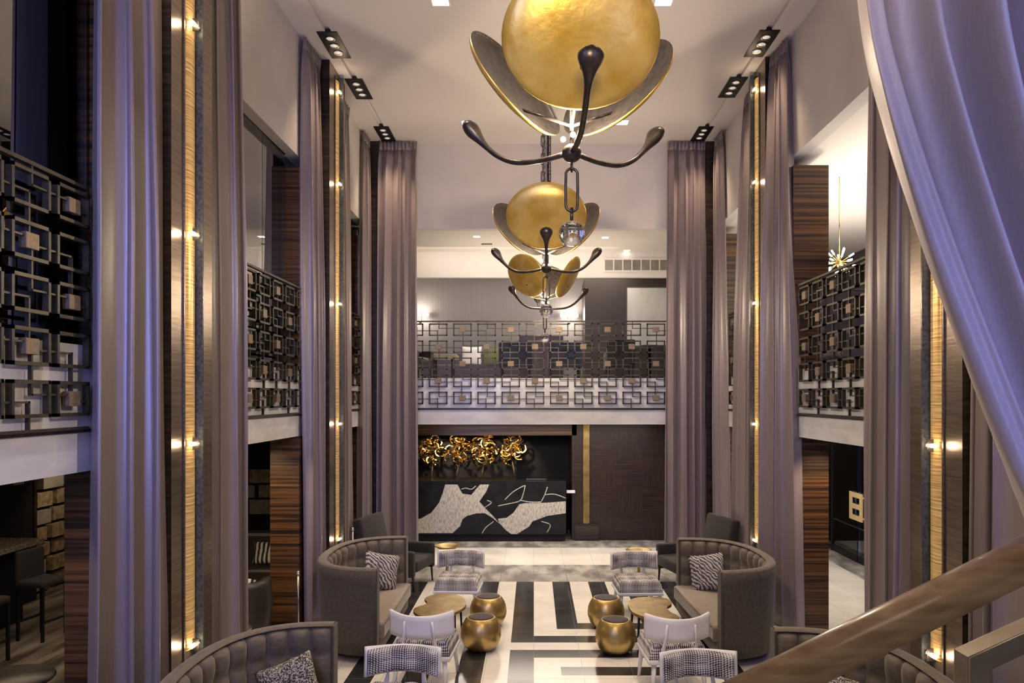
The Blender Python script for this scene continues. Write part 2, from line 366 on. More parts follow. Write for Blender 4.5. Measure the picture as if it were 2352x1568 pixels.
def sbox(name, x0, x1, y0, y1, z0, z1, m, label=None, bevel=0):
    return struct(MB().box(x0, x1, y0, y1, z0, z1, bevel).build(name, m), label)
def spline(P, n=8, closed=True):
    out = []; k = len(P)
    for i in range(k if closed else k - 1):
        p0, p1, p2, p3 = (P[(i - 1) % k], P[i], P[(i + 1) % k], P[(i + 2) % k]) if closed else (P[max(i - 1, 0)], P[i], P[i + 1], P[min(i + 2, k - 1)])
        for j in range(n):
            t = j / n
            out.append(tuple(0.5 * ((2 * b) + (-a + c) * t + (2 * a - 5 * b + 4 * c - d) * t * t + (-a + 3 * b - 3 * c + d) * t ** 3) for a, b, c, d in zip(p0, p1, p2, p3)))
    if not closed: out.append(tuple(P[-1]))
    return out

# ------------------------------------------------------------------ room shell
LX, RX, YF = -3.03, 3.34, 13.45     # gallery edges: left, right, far
ZG, ZS, ZM, ZC = 2.5, 3.35, 6.10, 7.66
# floor with inlaid key pattern: cells of white / black / grey marble
xs = sorted({LX, -2.0, -1.72, -1.40, -1.13, -.84, -.56, -.28, 0.0, .30, .58, .88, 1.15, 1.44, 1.72, 2.02, 2.30, 3.4})
ys = sorted({-1.0, 2.0, 6.3, 6.56, 6.82, 7.08, 7.34, 7.61, 7.89, 8.14, 8.43, 8.69, 8.95, 9.20, 9.47, 9.72, 11.9, 13.1, 14.6, 15.35, 17.0})
def floor_kind(x, y):
    if y > 14.6: return 2
    if y > 13.1: return 0
    if y > 11.9: return 2
    if -2.0 < x < -1.72 or 2.02 < x < 2.30: return 1
    if x < -2.0 or x > 2.30: return 0
    if -.84 < x < -.56: return 1
    if -1.40 < x < -1.13 and y < 8.1: return 1
    if x < -.84: return 0
    # upper nested corners
    if y > 8.82:
        if -.28 < x < 0 and y > 8.95: return 1
        if 8.95 < y < 9.20 and x > -.28 and x < 2.02: return 1
        if .30 < x < .58 and y > 9.47: return 1
        if 9.47 < y < 9.72 and x > .30: return 1
        if .88 < x < 1.15 and y > 9.72: return 1
        if 1.44 < x < 1.72 and y > 9.72: return 1
        return 0
    if -.28 < x < 0 and y < 8.69: return 1
    if 8.43 < y < 8.69 and x > -.28: return 1
    if 7.89 < y < 8.14 and x > .30: return 1
    if .30 < x < .58 and y < 7.4: return 1
    if 7.08 < y < 7.34 and x > .30: return 1
    return 0
mb = MB()
for x0, x1 in zip(xs, xs[1:]):
    for y0, y1 in zip(ys, ys[1:]):
        mb.face([(x0, y0, 0), (x1, y0, 0), (x1, y1, 0), (x0, y1, 0)], floor_kind((x0 + x1) / 2, (y0 + y1) / 2))
struct(mb.build('floor', [M['marble_white'], M['marble_black'], M['marble_grey']]))
mb = MB(); mb.face([(-9, 2, 0), (LX, 2, 0), (LX, 17, 0), (-9, 17, 0)]); struct(mb.build('floor.001', M['plank']))
mb = MB(); mb.face([(3.4, 2, 0), (5.43, 2, 0), (5.43, 17, 0), (3.4, 17, 0)]); mb.slot = 1
mb.face([(5.43, 2, 0), (7.5, 2, 0), (7.5, 17, 0), (5.43, 17, 0)]); struct(mb.build('floor.002', [M['marble_white'], M['marble_grey']]))

# main ceiling with two slots
def ceil_strip(x0, x1, y0, y1, z0=ZC, z1=ZC + .2):
    return (x0, x1, y0, y1, z0, z1)
mb = MB()
for x0, x1 in ((LX - .2, -2.66), (-2.58, 2.94), (3.02, RX + .2)): mb.box(x0, x1, -1.5, YF + .2, ZC, ZC + .2)
mb.box(-2.66, -2.58, -1.5, YF + .2, ZC + .05, ZC + .2); mb.box(2.94, 3.02, -1.5, YF + .2, ZC + .05, ZC + .2)
struct(mb.build('ceiling', M['ceiling']))
# bulkhead walls above the galleries
sbox('wall_left', LX - .17, LX, -1.5, YF, ZM, ZC, M['plaster'])
sbox('wall_right', RX, RX + .17, -1.5, YF, ZM, ZC, M['plaster'])
sbox('wall_back', LX - .17, RX + .17, YF, YF + .17, ZM, ZC, M['plaster'])
# gallery ceilings
sbox('ceiling.001', -8.2, LX - .17, 1.5, 18.5, ZM + .02, ZM + .2, M['charcoal'])
sbox('ceiling.002', RX + .17, 8.2, 1.5, YF + .17, ZM, ZM + .2, M['ceiling'])
sbox('ceiling.003', LX - .17, 8.2, YF + .17, 18.5, ZM, ZM + .2, M['ceiling'])
# gallery slabs
sbox('wall_left_gallery', -8.2, LX, 1.5, 18.5, ZG, ZS, M['white_gloss'])
sbox('wall_right_gallery', RX, 8.2, 1.5, 18.5, ZG, ZS, M['white_gloss'])
sbox('wall_back_gallery', LX, RX, YF, 18.5, ZG, ZS, M['white_gloss'])
# outer walls
sbox('wall_left_outer', -8.2, -7.7, 1.5, 18.5, 0, ZG, M['wall_dark'])
sbox('wall_left_outer.001', -8.2, -7.0, 1.5, 18.5, ZS, ZM, M['wall_dark'])
sbox('wall_left_far', -7.7, -3.4, 14.2, 14.4, 0, ZG, M['wall_dark'])
sbox('wall_left_far.001', -7.0, -3.4, 14.2, 14.4, ZS, ZM, M['wall_dark'])
sbox('wall_right_outer', 6.9, 7.4, 1.5, 18.0, ZS, ZM, M['charcoal'])
sbox('wall_right_outer.001', 7.5, 8.0, 1.5, 18.5, 0, ZG, M['blue_night'])
sbox('wall_right_far.001', 3.3, 7.5, 15.3, 15.6, 0, ZG, M['parquet'])
# far gallery room
sbox('wall_back_outer', -4.0, 7.0, 18.0, 18.3, ZS, ZM, M['wall_grey'])
sbox('wall_back_panel', 1.19, 3.9, 17.0, 17.98, ZS, 5.75, M['wall_brown'])
sbox('trim_1', -4.0, 3.6, 15.55, 15.68, 5.55, ZM, M['ceiling'])
sbox('trim_2', LX, RX, YF - .012, YF, 2.765, 2.79, M['bronze'])
sbox('trim_3', LX - .0, LX + .012, 3.4, YF, 2.765, 2.79, M['bronze'])
sbox('trim_4', RX - .012, RX, 3.4, YF, 2.765, 2.79, M['bronze'])
# reception back: header, niche, right panelled wall
sbox('wall_back_header', -3.6, .90, 15.35, 16.75, 2.2, ZG, M['zebrano'])
sbox('wall_back_niche', -3.6, .92, 16.6, 16.8, 0, 2.2, M['wall_dark'])
sbox('wall_back_right', .80, 3.6, 15.35, 16.6, 0, ZG, M['parquet'])

# columns with veneer, and the metal-faced fins standing on the hall side
def column(x0, x1, y0, y1, label):
    mb = MB()
    for z0, z1 in ((0, ZG), (ZS, 5.95)): mb.box(x0, x1, y0, y1, z0, z1)
    o = struct(mb.build('wall_column', M['zebrano']), label); return o
column(-3.37, -3.0, 5.25, 6.7, 'striped wood column behind the nearest left curtain')
column(-3.37, -3.0, 9.35, 11.2, 'striped wood column behind the middle left curtain')
column(-3.4, -3.0, 13.3, 14.1, 'dark wood column in the far left corner')
column(3.3, 3.75, 5.6, 6.9, 'striped wood column behind the nearest right curtain')
column(3.3, 3.75, 9.3, 11.1, 'striped wood column behind the middle right curtain')
column(3.3, 3.75, 13.2, 14.1, 'striped wood column in the far right corner')
def fin(x0, x1, y0, y1, label):
    mb = MB(); mb.box(x0, x1, y0, y1, 0, ZC)
    for f in mb.bm.faces:
        f.material_index = 1 if abs(f.calc_center_median().x - (x1 if x0 < 0 else x0)) < 1e-4 else 0
    return struct(mb.build('wall_pilaster', [M['zebrano_dark'], M['bronze_face']]), label)
fin(-3.06, -2.82, 5.69, 6.41, 'bronze faced pilaster on the left, nearest')
fin(-3.06, -2.82, 10.10, 10.92, 'bronze faced pilaster on the left, middle')
fin(-3.06, -2.79, 13.32, 13.6, 'narrow dark pilaster in the far left corner')
fin(3.17, 3.37, 5.41, 6.16, 'bronze faced pilaster on the right, nearest')
fin(3.17, 3.37, 10.02, 10.77, 'bronze faced pilaster on the right, middle')
fin(3.14, 3.37, 13.32, 13.6, 'narrow dark pilaster in the far right corner')

# ------------------------------------------------------------------ strip wall lights on the pilasters
LZ = (0.98, 2.62, 4.33, 6.04, 7.35)
def strip_light(x, y, side, label, ztop=7.5, small=False):
    """side +1: sits on the left pilaster and faces +x"""
    t = thing('strip_wall_light', label, 'wall light', (x, y, 0), 0, 'brass strip lights on the pilasters')
    wd = 0.03 if small else 0.08
    mb = MB()
    def f(u, v):
        a = PI * u
        return (side * (0.004 + 0.030 * math.sin(a)), -wd * math.cos(a), 0.95 + v * (ztop - 0.95))
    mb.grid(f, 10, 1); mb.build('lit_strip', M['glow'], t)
    if small: return t
    MB().box(*sorted((0.0, side * 0.075)), wd + .012, wd + .03, 0.7, ztop + .1).build('glass_fin', M['fin_glass'], t)
    MB().box(*sorted((0.0, side * 0.012)), -wd - .02, wd + .012, 0.8, ztop + .05).build('back_plate', M['bronze_face'], t)
    for z in LZ:
        if z > ztop: continue
        b = MB(); b.box(*sorted((0.0, side * 0.085)), -.004, .004, z - .05, z + .05); b.box(*sorted((side * 0.045, side * 0.055)), -.035, wd + .02, z - .008, z + .008)
        bk = b.build('bracket', M['bronze'], t)
        MB().sweep([(side * .05, -.055, z), (side * .05, .05, z)], 0.017, n=10).build('lamp', M['lamp'], bk)
    for z in LZ:
        if z <= ztop: light('strip_lamp', 'POINT', (x + side * .10, y - .03, z), 1.5, WARM, None, .02)
    return t
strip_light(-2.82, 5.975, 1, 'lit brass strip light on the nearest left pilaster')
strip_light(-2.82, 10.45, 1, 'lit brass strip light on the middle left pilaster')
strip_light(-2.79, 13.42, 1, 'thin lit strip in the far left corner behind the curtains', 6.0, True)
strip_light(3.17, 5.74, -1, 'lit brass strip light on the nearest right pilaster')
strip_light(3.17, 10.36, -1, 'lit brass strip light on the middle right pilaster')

# ------------------------------------------------------------------ curtains
def curtain(label, p0, p1, b0, b1, n, nf, amp=0.07, seed=1, z0=0.012, z1=7.64, m='curtain', group='floor length lavender curtains', name='curtain', top_small=True):
    rnd = random.Random(seed); ph = [rnd.uniform(0, 6.28) for _ in range(6)]
    p0, p1, b0, b1, n = (Vector((*q, 0)) for q in (p0, p1, b0, b1, n))
    def prof(s): return -math.cos(s) + 0.10 * math.sin(2 * s + 0.8)
    def pos(u, v):
        z = z1 + (z0 - z1) * v; e = v ** 0.8
        base = p0.lerp(p1, u).lerp(b0.lerp(b1, u), e)
        wu = u + 0.045 * math.sin(2 * PI * u * 1.5 + ph[0]) * (0.6 + .4 * v) + 0.02 * math.sin(2 * PI * u * 3.7 + ph[1])
        s = 2 * PI * nf * wu + ph[2] + .35 * math.sin(v * 2.6 + ph[3])
        top = max(0.0, 1 - v / 0.07); top = top * top
        a = amp * (0.55 + 0.45 * min(1, v * 2.2)) * (1 + .25 * math.sin(5.1 * u + ph[4]))
        d = a * prof(s) * (1 - top) + top * amp * 0.30 * math.sin(2 * PI * nf * 2.5 * u)
        d += amp * .45 + 0.006 * math.sin(9 * v + 11 * u + ph[5])
        tang = Vector((n.y, -n.x, 0)) if (p1 - p0).dot(Vector((n.y, -n.x, 0))) > 0 else Vector((-n.y, n.x, 0))
        wfold = (p1 - p0).length / nf
        return tuple(Vector((base.x, base.y, z)) + n * d - tang * (.13 * wfold * math.sin(2 * s) * (1 - top)))
    t = thing(name, label, 'curtain', (0, 0, 0), 0, group)
    vh = 0.02
    MB().grid(lambda u, v: pos(u, vh + (1 - vh) * v), nf * 16, 40).build('curtain_panel', M[m], t, solid=0.006)
    MB().grid(lambda u, v: pos(u, vh * v), nf * 20, 3).build('pleated_heading', M[m], t, solid=0.008)
    return t
curtain('lavender curtain at far left of the photo, left of the nearest lit strip', (-3.0, 4.86), (-2.98, 5.66), (-3.02, 4.78), (-2.9, 5.68), (1, 0), 3, .11, 3)
curtain('lavender curtain right of the nearest left lit strip', (-3.0, 6.47), (-2.98, 7.20), (-2.98, 6.45), (-2.98, 7.36), (1, 0), 3, .10, 5)
curtain('lavender curtain before the middle left lit strip, in front of wood column', (-3.0, 9.42), (-2.97, 10.06), (-3.0, 9.42), (-2.88, 10.06), (1, 0), 3, .08, 8)
curtain('lavender curtain just beyond the middle left lit strip', (-2.98, 10.95), (-3.0, 11.75), (-2.97, 10.95), (-3.0, 12.05), (1, 0), 3, .06, 9)
curtain('lavender curtain on the left wall in the far corner', (-3.0, 12.72), (-3.0, 13.16), (-3.02, 12.55), (-3.0, 13.16), (1, 0), 3, .07, 12)
curtain('lavender curtain facing forward at left of the balcony', (-2.79, 13.32), (-2.12, 13.32), (-2.86, 13.30), (-2.06, 13.30), (0, -1), 4, .075, 14)
curtain('lavender curtain facing forward at right of the balcony', (2.43, 13.32), (3.12, 13.32), (2.38, 13.30), (3.12, 13.30), (0, -1), 4, .075, 15)
curtain('lavender curtain on the right wall in the far corner', (3.3, 12.72), (3.3, 13.16), (3.34, 12.4), (3.3, 13.16), (-1, 0), 3, .07, 17)
curtain('lavender curtain just beyond the middle right lit strip', (3.30, 10.8), (3.31, 11.35), (3.28, 10.8), (3.33, 12.1), (-1, 0), 3, .06, 19)
curtain('lavender curtain before the middle right lit strip', (3.31, 9.45), (3.28, 9.98), (3.36, 9.08), (3.17, 9.98), (-1, 0), 3, .08, 21)
curtain('lavender curtain beyond the nearest right lit strip, beside the lobby opening', (3.28, 6.2), (3.31, 7.12), (3.22, 6.2), (3.31, 7.14), (-1, 0), 3, .08, 24)
curtain('lavender curtain before the nearest right lit strip, under the draped curtain', (3.28, 4.98), (3.28, 5.38), (3.22, 4.98), (3.24, 5.42), (-1, 0), 2, .07, 26)
curtain('lavender curtain at lower right edge behind the handrail', (3.2, 3.6), (3.2, 4.86), (3.15, 3.6), (3.18, 4.88), (-1, 0), 4, .08, 28)
curtain('dark blue grey curtain behind glass on the left gallery', (-6.6, 7.6), (-6.6, 11.6), (-6.6, 7.6), (-6.6, 11.6), (1, 0), 13, .10, 31, ZS + .01, ZM - .01, 'curtain_dark', None, 'gallery_curtain')

# big swept drape beside the viewer, pulled aside towards lower right
def drape():
    edge = spline([(1862, -1900), (1885, -1200), (1915, -500), (1950, 0), (2000, 250), (2098, 560), (2200, 830), (2290, 1050), (2352, 1190), (2440, 1390), (2530, 1600)], 6, False)
    Yd = 2.75
    cuts = [0, .14, .19, .36, .46, .62, .68, .86, 1.0]
    def pos(u, v):
        k = v * (len(edge) - 1); i = min(int(k), len(edge) - 2); t = k - i
        ex = edge[i][0] + (edge[i + 1][0] - edge[i][0]) * t; ey = edge[i][1] + (edge[i + 1][1] - edge[i][1]) * t
        wpx = 560 - 190 * v
        s = u + .02 * math.sin(7 * v + 3 * u)
        d = .115 * math.sin(2 * PI * (4.1 * s + .08)) + .035 * math.sin(2 * PI * (9.3 * s) + 1.7 + 1.2 * v) + .02 * math.sin(2 * PI * 2.2 * s + 2 * v)
        p = at(ex + wpx * u, ey - 40 * u, Yd)
        return (p.x + .02 * math.sin(2 * PI * (4.1 * s)), Yd - d, min(p.z, 7.64))
    t = thing('draped_curtain', 'big pale lavender drape pulled aside across the upper right of the photo', 'curtain')
    MB().grid(pos, 120, 60).build('curtain_panel', M['drape'], t, solid=0.006)
    return t
drape()

# ------------------------------------------------------------------ lattice railings
def lattice(label, ncol, length, x0, loc, rz, par=0, per=0.4435, rows=5, hgt=1.6):
    t = thing('lattice_railing', label, 'railing', loc, rz, 'bronze lattice railings of the gallery')
    mb = MB(); b = .011; d = .02
    zr = [0.20 + .312 * k for k in range(rows)]     # bottom to top
    xc = [x0 + per * c for c in range(ncol)]
    fw, fh = .158, .102
    def seg(xa, za, xb, zb, w=b, dd=d):
        xa, xb = sorted((max(0, min(length, xa)), max(0, min(length, xb)))); za, zb = sorted((za, zb))
        if xb - xa < 1e-4 and za == zb: return
        if xb <= 0 or xa >= length: return
        mb.box(max(0, xa - w), min(length, xb + w), -dd, dd, max(.0, za - w), min(hgt, zb + w))
    plates = []
    for c, x in enumerate(xc):
        for r, z in enumerate(zr):
            if x - fw < length and x + fw > 0:
                seg(x - fw, z - fh, x + fw, z - fh); seg(x - fw, z + fh, x + fw, z + fh)
                if x - fw > 0: seg(x - fw, z - fh, x - fw, z + fh)
                if x + fw < length: seg(x + fw, z - fh, x + fw, z + fh)
            if (c + r + par) % 2 == 0:
                if .03 < x < length - .03: plates.append((x, z))
                zd, zu = z - .02, z + .025
                if x < length: seg(x, zd, x + per - .012, zd, .006, .012); 
                if x + per < length: seg(x + per - .012, zd, x + per - .012, zr[r - 1] if r else 0, .007, .012)
                if x > 0: seg(x - per + .012, zu, x, zu, .006, .012)
                if x - per > 0: seg(x - per + .012, zu, x - per + .012, zr[r + 1] if r < rows - 1 else hgt, .007, .012)
    mb.build('lattice_frame', M['lattice'], t)
    MB().box(0, length, -.018, .018, hgt - .012, hgt + .012).build('top_rail', M['lattice'], t)
    MB().box(0, length, -.018, .018, -.002, .016).build('bottom_rail', M['lattice'], t)
    me = None
    for x, z in plates:
        if me is None:
            o = MB().box(-.058, .058, -.024, .024, -.048, .048, .003, 1).build('brass_plate', M['gold_matte'], t); me = o.data
        else:
            o = bpy.data.objects.new('brass_plate', me); COL.objects.link(o); o.parent = t
        o.location = (x, 0, z)
    return t
lattice('bronze lattice railing across the far balcony above reception', 13, 5.0, .105, (-2.3, YF - .035, 2.79), 0, 0)
lattice('bronze lattice railing at far left edge of the photo', 4, 1.50, .10 + .04, (LX + .035, 3.4, 2.79), PI / 2, 1, .40)
lattice('bronze lattice railing in the second left opening', 5, 1.87, .2, (LX + .035, 7.48, 2.79), PI / 2, 0, .42)
lattice('bronze lattice railing in the far left opening, mostly hidden', 2, .5, .2, (LX + .035, 12.06, 2.79), PI / 2, 0, .42)
lattice('bronze lattice railing in the right opening under the starburst lamp', 5, 1.86, .2, (RX - .035, 9.1, 2.79), -PI / 2, 0, .42)
lattice('bronze lattice railing in the far right opening, mostly hidden', 2, .5, .2, (RX - .035, 12.36, 2.79), -PI / 2, 0, .42)

# glass walls of the left gallery
for k, (ya, yb) in enumerate(((1.6, 5.2), (6.75, 8.55), (8.56, 9.33), (11.3, 13.2))):
    struct(MB().box(LX - .155, LX - .145, ya, yb, ZS, ZM).build('window_%d' % (k + 1), M['glass']))
sbox('trim_5', LX - .165, LX - .135, 6.75, 9.33, ZM - .006, ZM + .012, M['black_metal'])

# ------------------------------------------------------------------ chandeliers
def make_chandelier(label):
    t = thing('chandelier', label, 'chandelier', (0, 0, 0), 0, 'gilded petal chandeliers')
    MB().sphere(.058, sc=(1, 1, .92)).build('hub', M['bronze'], t)
    for k in range(3):
        A = -PI / 2 + k * 2 * PI / 3; dr = Vector((math.cos(A), math.sin(A), 0))
        # arm ending in a spoon
        P = spline([(.05, 0), (.20, -.015), (.36, -.005), (.48, .045), (.57, .12), (.64, .20), (.69, .265), (.705, .30)], 5, False)
        n = len(P) - 1; wv = []; tv = []
        for i in range(len(P)):
            s = i / n
            wv.append(.017 + .050 * math.exp(-((s - .83) / .13) ** 2) if s < .97 else .022 * (1 - (s - .97) / .03) + .006)
            tv.append(.016 + .030 * math.exp(-((s - .80) / .15) ** 2) if s < .97 else .012)
        MB().sweep([dr * r + Vector((0, 0, z)) for r, z in P], wv, tv, n=14).build('arm', M['bronze'], t)
        A = -PI / 2 + (0, math.radians(126), math.radians(-126))[k]; dr = Vector((math.cos(A), math.sin(A), 0)); sd = Vector((-math.sin(A), math.cos(A), 0))
        # petal: round dished shell, gilded outside, bronze inside
        R = .43; Rv = .36; tilt = math.radians(29); low = Vector((0, 0, .175)) + dr * .20
        upv = (dr * math.sin(tilt) + Vector((0, 0, math.cos(tilt)))); cen = low + upv * Rv
        nrm = (dr * math.cos(tilt) - Vector((0, 0, math.sin(tilt))))
        mb = MB(); nr, na = 12, 48
        def shell(depth, flip, slot, ex):
            rings = []
            for i in range(nr + 1):
                q = math.sin(i / nr * PI / 2); h = depth * (1 - q ** ex) ** .5 if q < 1 else 0
                if i == 0: rings.append([mb.bm.verts.new(cen + nrm * depth)]); continue
                rings.append([mb.bm.verts.new(cen + nrm * h + (sd * math.cos(2 * PI * j / na) * R + upv * math.sin(2 * PI * j / na) * Rv) * q * (1 if flip == 0 else .985)) for j in range(na)])
            for a, b in zip(rings, rings[1:]):
                for j in range(na):
                    vs = [a[0], b[j], b[(j + 1) % na]] if len(a) == 1 else [a[j], b[j], b[(j + 1) % na], a[(j + 1) % na]]
                    f = mb.bm.faces.new(vs if not flip else vs[::-1]); f.smooth = True; f.material_index = slot
            return rings[-1]
        o_ = shell(.075, 0, 0, 3.0); i_ = shell(.05, 1, 1, 3.0)
        for j in range(na):
            f = mb.bm.faces.new((o_[j], i_[j], i_[(j + 1) % na], o_[(j + 1) % na])); f.material_index = 1
        pt = mb.build('petal', [M['gold'], M['bronze_shell']], t)
        # strut holding the petal, and its bulb
        MB().sweep([tuple(Vector((0, 0, .16))), tuple(cen - nrm * 0 - upv * .12 + nrm * .08)], .009, n=8).build('petal_strut', M['bronze'], pt)
    MB().sweep([(0, 0, .03), (0, 0, .62)], .011, n=10).sphere(.028, (0, 0, .62), u=12, v=8).build('stem', M['bronze'], t)
    def oval(mb, c, L, W, r, axis):
        pts = []
        for k in range(20):
            a = 2 * PI * k / 20; x = W * math.cos(a); z = (L - W) * (1 if math.sin(a) > 0 else -1) * (1 if abs(math.sin(a)) > .01 else 0) + W * math.sin(a)
            pts.append((c[0] + (x if axis == 0 else 0), c[1] + (x if axis == 1 else 0), c[2] + z))
        mb.sweep(pts, r, up=(0, 1, 0) if axis == 0 else (1, 0, 0), n=7, closed=True)
    for k, (cx, cy) in enumerate(((-.04, 0), (.03, .03), (.03, -.03))):
        mb = MB(); z = .62; i = k
        while z < 3.20:
            oval(mb, (cx, cy, z), .062, .018, .0055, i % 2); z += .100; i += 1
        mb.build('chain', M['bronze'], t)
    MB().lathe([(0, 3.227), (.10, 3.227), (.10, 3.20), (.07, 3.17), (0, 3.165)]).build('canopy', M['bronze'], t)
    mb = MB(); oval(mb, (0, 0, -.075), .032, .016, .006, 1); oval(mb, (0, 0, -.215), .125, .036, .0085, 0)
    mb.sweep([(0, 0, -.32), (0, 0, -.40)], .010, n=8); mb.build('pendant_link', M['bronze'], t)
    MB().sphere(.077, (0, 0, -.473), u=32, v=20).build('crystal_ball', M['crystal'], t)
    for k in range(3):
        A = -PI / 2 + k * 2 * PI / 3
        MB().sphere(.016, (.055 * math.cos(A), .055 * math.sin(A), .09), u=12, v=8).build('bulb', M['lamp'], t)
    return t
HZ = 4.433
CH = [(.223, 4.3, math.radians(5)), (.14, 8.15, math.radians(-1)), (.18, 11.8, math.radians(-50))]
c0 = make_chandelier('nearest gilded petal chandelier, cut by the top of the photo')
c0.location = (CH[0][0], CH[0][1], HZ); c0.rotation_euler = (0, 0, CH[0][2])
dup(c0, (CH[1][0], CH[1][1], HZ), CH[1][2], 'second gilded petal chandelier, hanging in the middle of the hall')
dup(c0, (CH[2][0], CH[2][1], HZ), CH[2][2], 'farthest gilded petal chandelier, turned sideways before the balcony')
for x, y, a in CH:
    light('chandelier_lamp', 'POINT', (x, y, HZ + .13), 200, (1.0, .80, .58), None, .04)

# ------------------------------------------------------------------ ceiling fixtures
def trio(label, x, y):
    t = thing('recessed_downlight', label, 'ceiling light', (x, y, ZC), 0, 'black recessed three lamp downlights')
    MB().box(-.13, .13, -.36, .36, -.012, .03).build('black_frame', M['black_metal'], t)
    for k in (-.19, 0, .19):
        r = MB().lathe([(.045, -.012), (.062, -.022), (.062, -.012)], 20, (0, k, 0)).build('lamp_ring', M['steel'], t)
        MB().lathe([(0, -.018), (.04, -.016), (.045, -.012)], 16, (0, k, 0)).build('lamp', M['lamp_soft'], r)
for x, y, l in ((-2.64, 9.68, 'left side, nearest of three'), (-2.64, 11.06, 'left side, middle of three'), (-2.63, 12.94, 'left side, farthest of three'),
                (3.0, 9.64, 'right side, nearest of three'), (2.99, 11.0, 'right side, middle of three'), (2.97, 12.94, 'right side, farthest of three')):
    trio('black recessed ceiling light with three lamps, ' + l, x, y)
for x, y, l in ((-1.1, 8.6, 'at the top edge left of the near chandelier'), (1.53, 8.6, 'at the top edge right of the near chandelier'),
                (-1.12, 12.43, 'above the left arm of the near chandelier'), (1.5, 12.4, 'beside the right petal of the near chandelier')):
    t = thing('square_downlight', 'small bright square ceiling light ' + l, 'ceiling light', (x, y, ZC), 0, 'square ceiling lights')
    MB().box(-.115, .115, -.115, .115, -.006, .02).build('trim_frame', M['ceiling'], t)
    MB().box(-.095, .095, -.095, .095, -.009, .0).build('lit_panel', M['lamp_white'], t)
for px, py, l in ((1095, 543, 'left of the middle chandelier'), (1390, 545, 'right of the middle chandelier'), (1440, 575, 'further right near the balcony curtain')):
    Y = F * (ZM - H) / (PY - py); x = (px - PX) * Y / F
    t = thing('square_downlight', 'small square light in balcony ceiling ' + l, 'ceiling light', (x, Y, ZM), 0, 'square ceiling lights')
    MB().box(-.075, .075, -.075, .075, -.004, .02).build('trim_frame', M['ceiling'], t)
    MB().box(-.06, .06, -.06, .06, -.007, .0).build('lit_panel', M['lamp_white'], t)
Y = F * (ZM - H) / (PY - 560)
tag(MB().box((1118 - PX) * Y / F - .11, (1118 - PX) * Y / F + .11, Y - .05, Y + .05, ZM - .006, ZM + .01).build('ceiling_vent', M['charcoal']), 'small grey slot vent in balcony ceiling left of chandelier', 'vent')
t = thing('air_grille', 'white air grille in the balcony bulkhead, upper right', 'vent', (0, 15.55, 0))
a, b_ = at(1388, 597, 15.55), at(1560, 621, 15.55)
MB().box(a.x, b_.x, -.02, 0, b_.z, a.z).build('back_panel', M['block_grey'], t)
mb = MB(); mb.box(a.x - .02, b_.x + .02, -.03, 0, a.z, a.z + .03); mb.box(a.x - .02, b_.x + .02, -.03, 0, b_.z - .03, b_.z)
k = a.x
while k < b_.x: mb.box(k - .012, k + .012, -.028, 0, b_.z, a.z); k += .195
mb.build('grille_frame', M['ceiling'], t)

